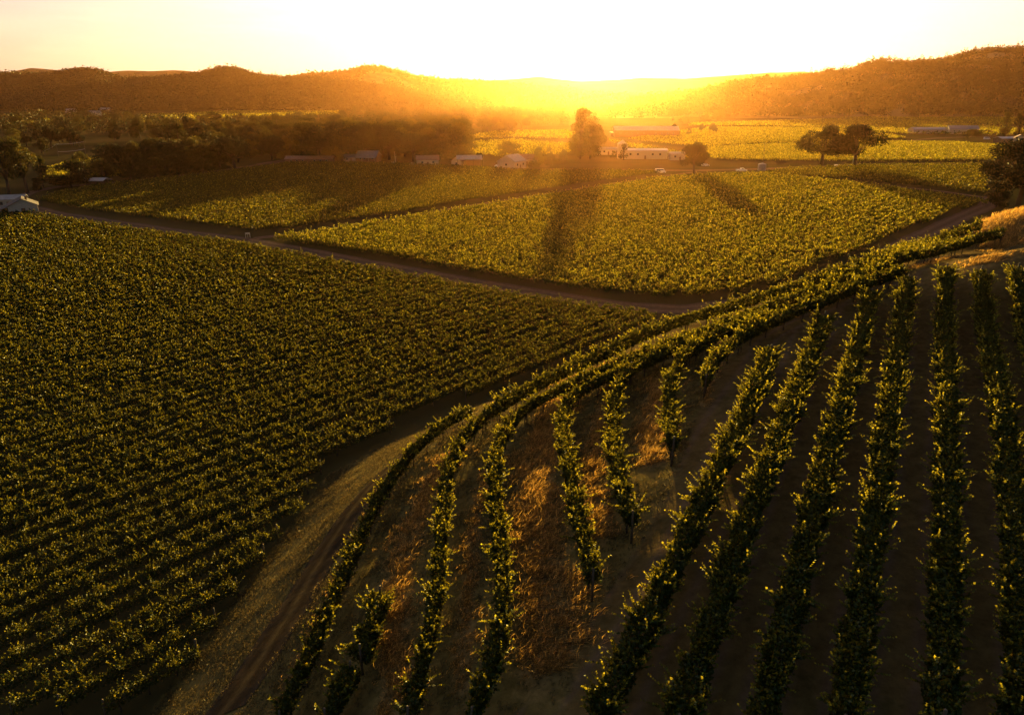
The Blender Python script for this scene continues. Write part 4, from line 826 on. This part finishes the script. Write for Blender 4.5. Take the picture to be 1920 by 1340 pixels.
# wind machines (tower with two-blade fan)
def wind_machine(u, v, h, label):
    p = at_z(u, v, 0); root = empty('wind_machine', tuple(p), rng.uniform(0, 3)); tag(root, label, 'wind machine')
    MB().tube([(0, 0, -.2), (0, 0, h)], [.3, .2], 8).build('tower', M_WHITE, root); MB().box((0, 0, h + .1), (1.2, .5, .5)).build('gearbox', M_STEEL, root)
    m = MB(); m.poly([(.7, -.15, h + .3), (.7, .15, h), (.75, .4, h + 3.1), (.75, 0, h + 3.2), (.8, -.15, h + .3), (.8, .15, h), (.85, .4, h + 3.1), (.85, 0, h + 3.2)], [(0, 1, 2, 3), (7, 6, 5, 4), (0, 4, 5, 1), (1, 5, 6, 2), (2, 6, 7, 3), (3, 7, 4, 0)])
    m.poly([(.7, .15, h - .1), (.7, -.15, h + .2), (.75, -.4, h - 2.9), (.75, 0, h - 3.0), (.8, .15, h - .1), (.8, -.15, h + .2), (.85, -.4, h - 2.9), (.85, 0, h - 3.0)], [(0, 1, 2, 3), (7, 6, 5, 4), (0, 4, 5, 1), (1, 5, 6, 2), (2, 6, 7, 3), (3, 7, 4, 0)]); m.build('fan_blade', M_WHITE, root)
    MB().box((0, 1.6, .8), (1.6, 1.2, 1.6)).build('engine_box', M_STEEL, root)
wind_machine(427, 214, 11, 'brightly lit white wind machine tower in the yellow field'); wind_machine(580, 212, 9, 'small white wind machine near the golden hills')
wind_machine(742, 309, 4, 'short white fan post at the edge of the far block')
# tank by the earth road
p = at_z(1428, 320, 0); root = empty('water_tank', tuple(p)); tag(root, 'ribbed white water tank beside the pole and earth road', 'tank')
m = MB(); ks = 20
for i in range(9):
    r_ = 2.0 + (.05 if i % 2 else 0)
    m.v += [(r_ * math.cos(2 * math.pi * j / ks), r_ * math.sin(2 * math.pi * j / ks), i * .4) for j in range(ks)]
for i in range(8): m.f += [(i * ks + j, i * ks + (j + 1) % ks, (i + 1) * ks + (j + 1) % ks, (i + 1) * ks + j) for j in range(ks)]
m.build('tank_shell', M_TIN, root); MB().tube([(0, 0, 3.2), (0, 0, 3.55), (0, 0, 3.8)], [2.05, 1.4, .3], 20).build('lid', M_TIN, root); MB().tube([(2.1, 0, .2), (2.1, 0, 3.3)], .06, 6).build('pipe', M_STEEL, root)
# vehicles
def vehicle(u, v, yaw, kind, label, pos=None):
    p = at_z(u, v, .03) if pos is None else pos; root = empty(kind, tuple(map(float, p)), yaw); tag(root, label, {'pickup_truck': 'pickup', 'van': 'van', 'parked_car': 'car'}[kind]); hw = .92
    P_ = {'van': [(-2.6, .35), (2.5, .35), (2.6, 1.0), (1.9, 1.35), (1.4, 2.2), (-2.5, 2.3), (-2.6, 1.0)], 'parked_car': [(-2.2, .3), (2.2, .3), (2.25, .75), (1.3, .95), (.6, 1.45), (-1.2, 1.48), (-2.0, 1.0), (-2.25, .8)],
          'pickup_truck': [(-2.7, .4), (2.6, .4), (2.65, 1.0), (1.5, 1.15), (.9, 1.8), (-.4, 1.82), (-.6, 1.15), (-2.7, 1.15)]}[kind]
    n = len(P_); m = MB().poly([(x_, -hw, z_) for x_, z_ in P_] + [(x_, hw, z_) for x_, z_ in P_], [tuple(range(n)), tuple(range(2 * n - 1, n - 1, -1))] + [(i, i + n, (i + 1) % n + n, (i + 1) % n) for i in range(n)]); m.build('body', M_CAR, root)
    zt = P_[4][1]; zb = P_[3][1]; x0 = P_[4][0] - .1; x1 = P_[5][0] + .2
    for s_ in (-1, 1): MB().box(((x0 + x1) / 2, s_ * (hw + .005), (zt + zb) / 2 + .03), (x0 - x1, .02, (zt - zb) * .6)).build('window', m_glass, root)
    for x_ in (P_[0][0] + .85, P_[1][0] - .85):
        for s_ in (-1, 1): w_ = MB().tube([(x_, s_ * (hw - .12), .34), (x_, s_ * (hw + .06), .34)], .34, 14).build('wheel', M_RUB, root); MB().tube([(x_, s_ * (hw + .061), .34), (x_, s_ * (hw + .08), .34)], .19, 10).build('rim', M_STEEL, w_)
    for s_ in (-1, 1): MB().box((P_[2][0] - .02, s_ * .65, .8), (.1, .3, .14)).build('headlight', m_glass, root)
vehicle(1238, 325, R(5), 'van', 'small white van on the lane corner left of the bushy tree')
vehicle(1322, 312, R(20), 'parked_car', 'pale car just right of the bushy round tree'); vehicle(935, 314, R(10), 'parked_car', 'pale car beside the white gabled barn')
vehicle(1390, 322, R(0), 'pickup_truck', 'pale pickup truck left of the white tank'); vehicle(1850, 262, R(0), 'van', 'white van near the flat roofed house'); vehicle(1570, 314, R(0), 'parked_car', 'car parked under the two big oaks'); vehicle(775, 311, R(0), 'parked_car', 'pale car left of the rusty roofed shed')
# white gate posts with a box at the road fork
p = at_z(465, 446, 0); root = empty('pump_stand', tuple(p), .3); tag(root, 'little white pump stand at the fork of the dirt road', 'pump stand'); root.scale = (.6, .6, .75)
for x_ in (-.9, .9): MB().box((x_, 0, .9), (.25, .25, 1.8)).build('post', M_WHITE, root)
MB().box((0, 0, 1.55), (1.5, .5, .5)).build('pump_box', M_WHITE, root); MB().tube([(0, 0, 0), (0, 0, 1.3)], .09, 8).build('pipe', M_STEEL, root)

# ------------------------------------------------------------------ haze
m_haze, t, out = new_mat('haze'); pv = N(t, 'ShaderNodeVolumePrincipled'); pv.inputs['Density'].default_value = HAZE_D; pv.inputs['Anisotropy'].default_value = HAZE_G
pv.inputs['Color'].default_value = (1.0, .47, .18, 1); pv.inputs['Absorption Color'].default_value = (1, 1, 1, 1); t.links.new(pv.outputs[0], out.inputs['Volume'])
hz = MB().box((0, 0, 199.5), (14800, 14800, 401)).build('haze', m_haze); tag(hz, 'warm evening haze lying over the whole valley', 'haze', kind='stuff')
gmin = GZ.min()
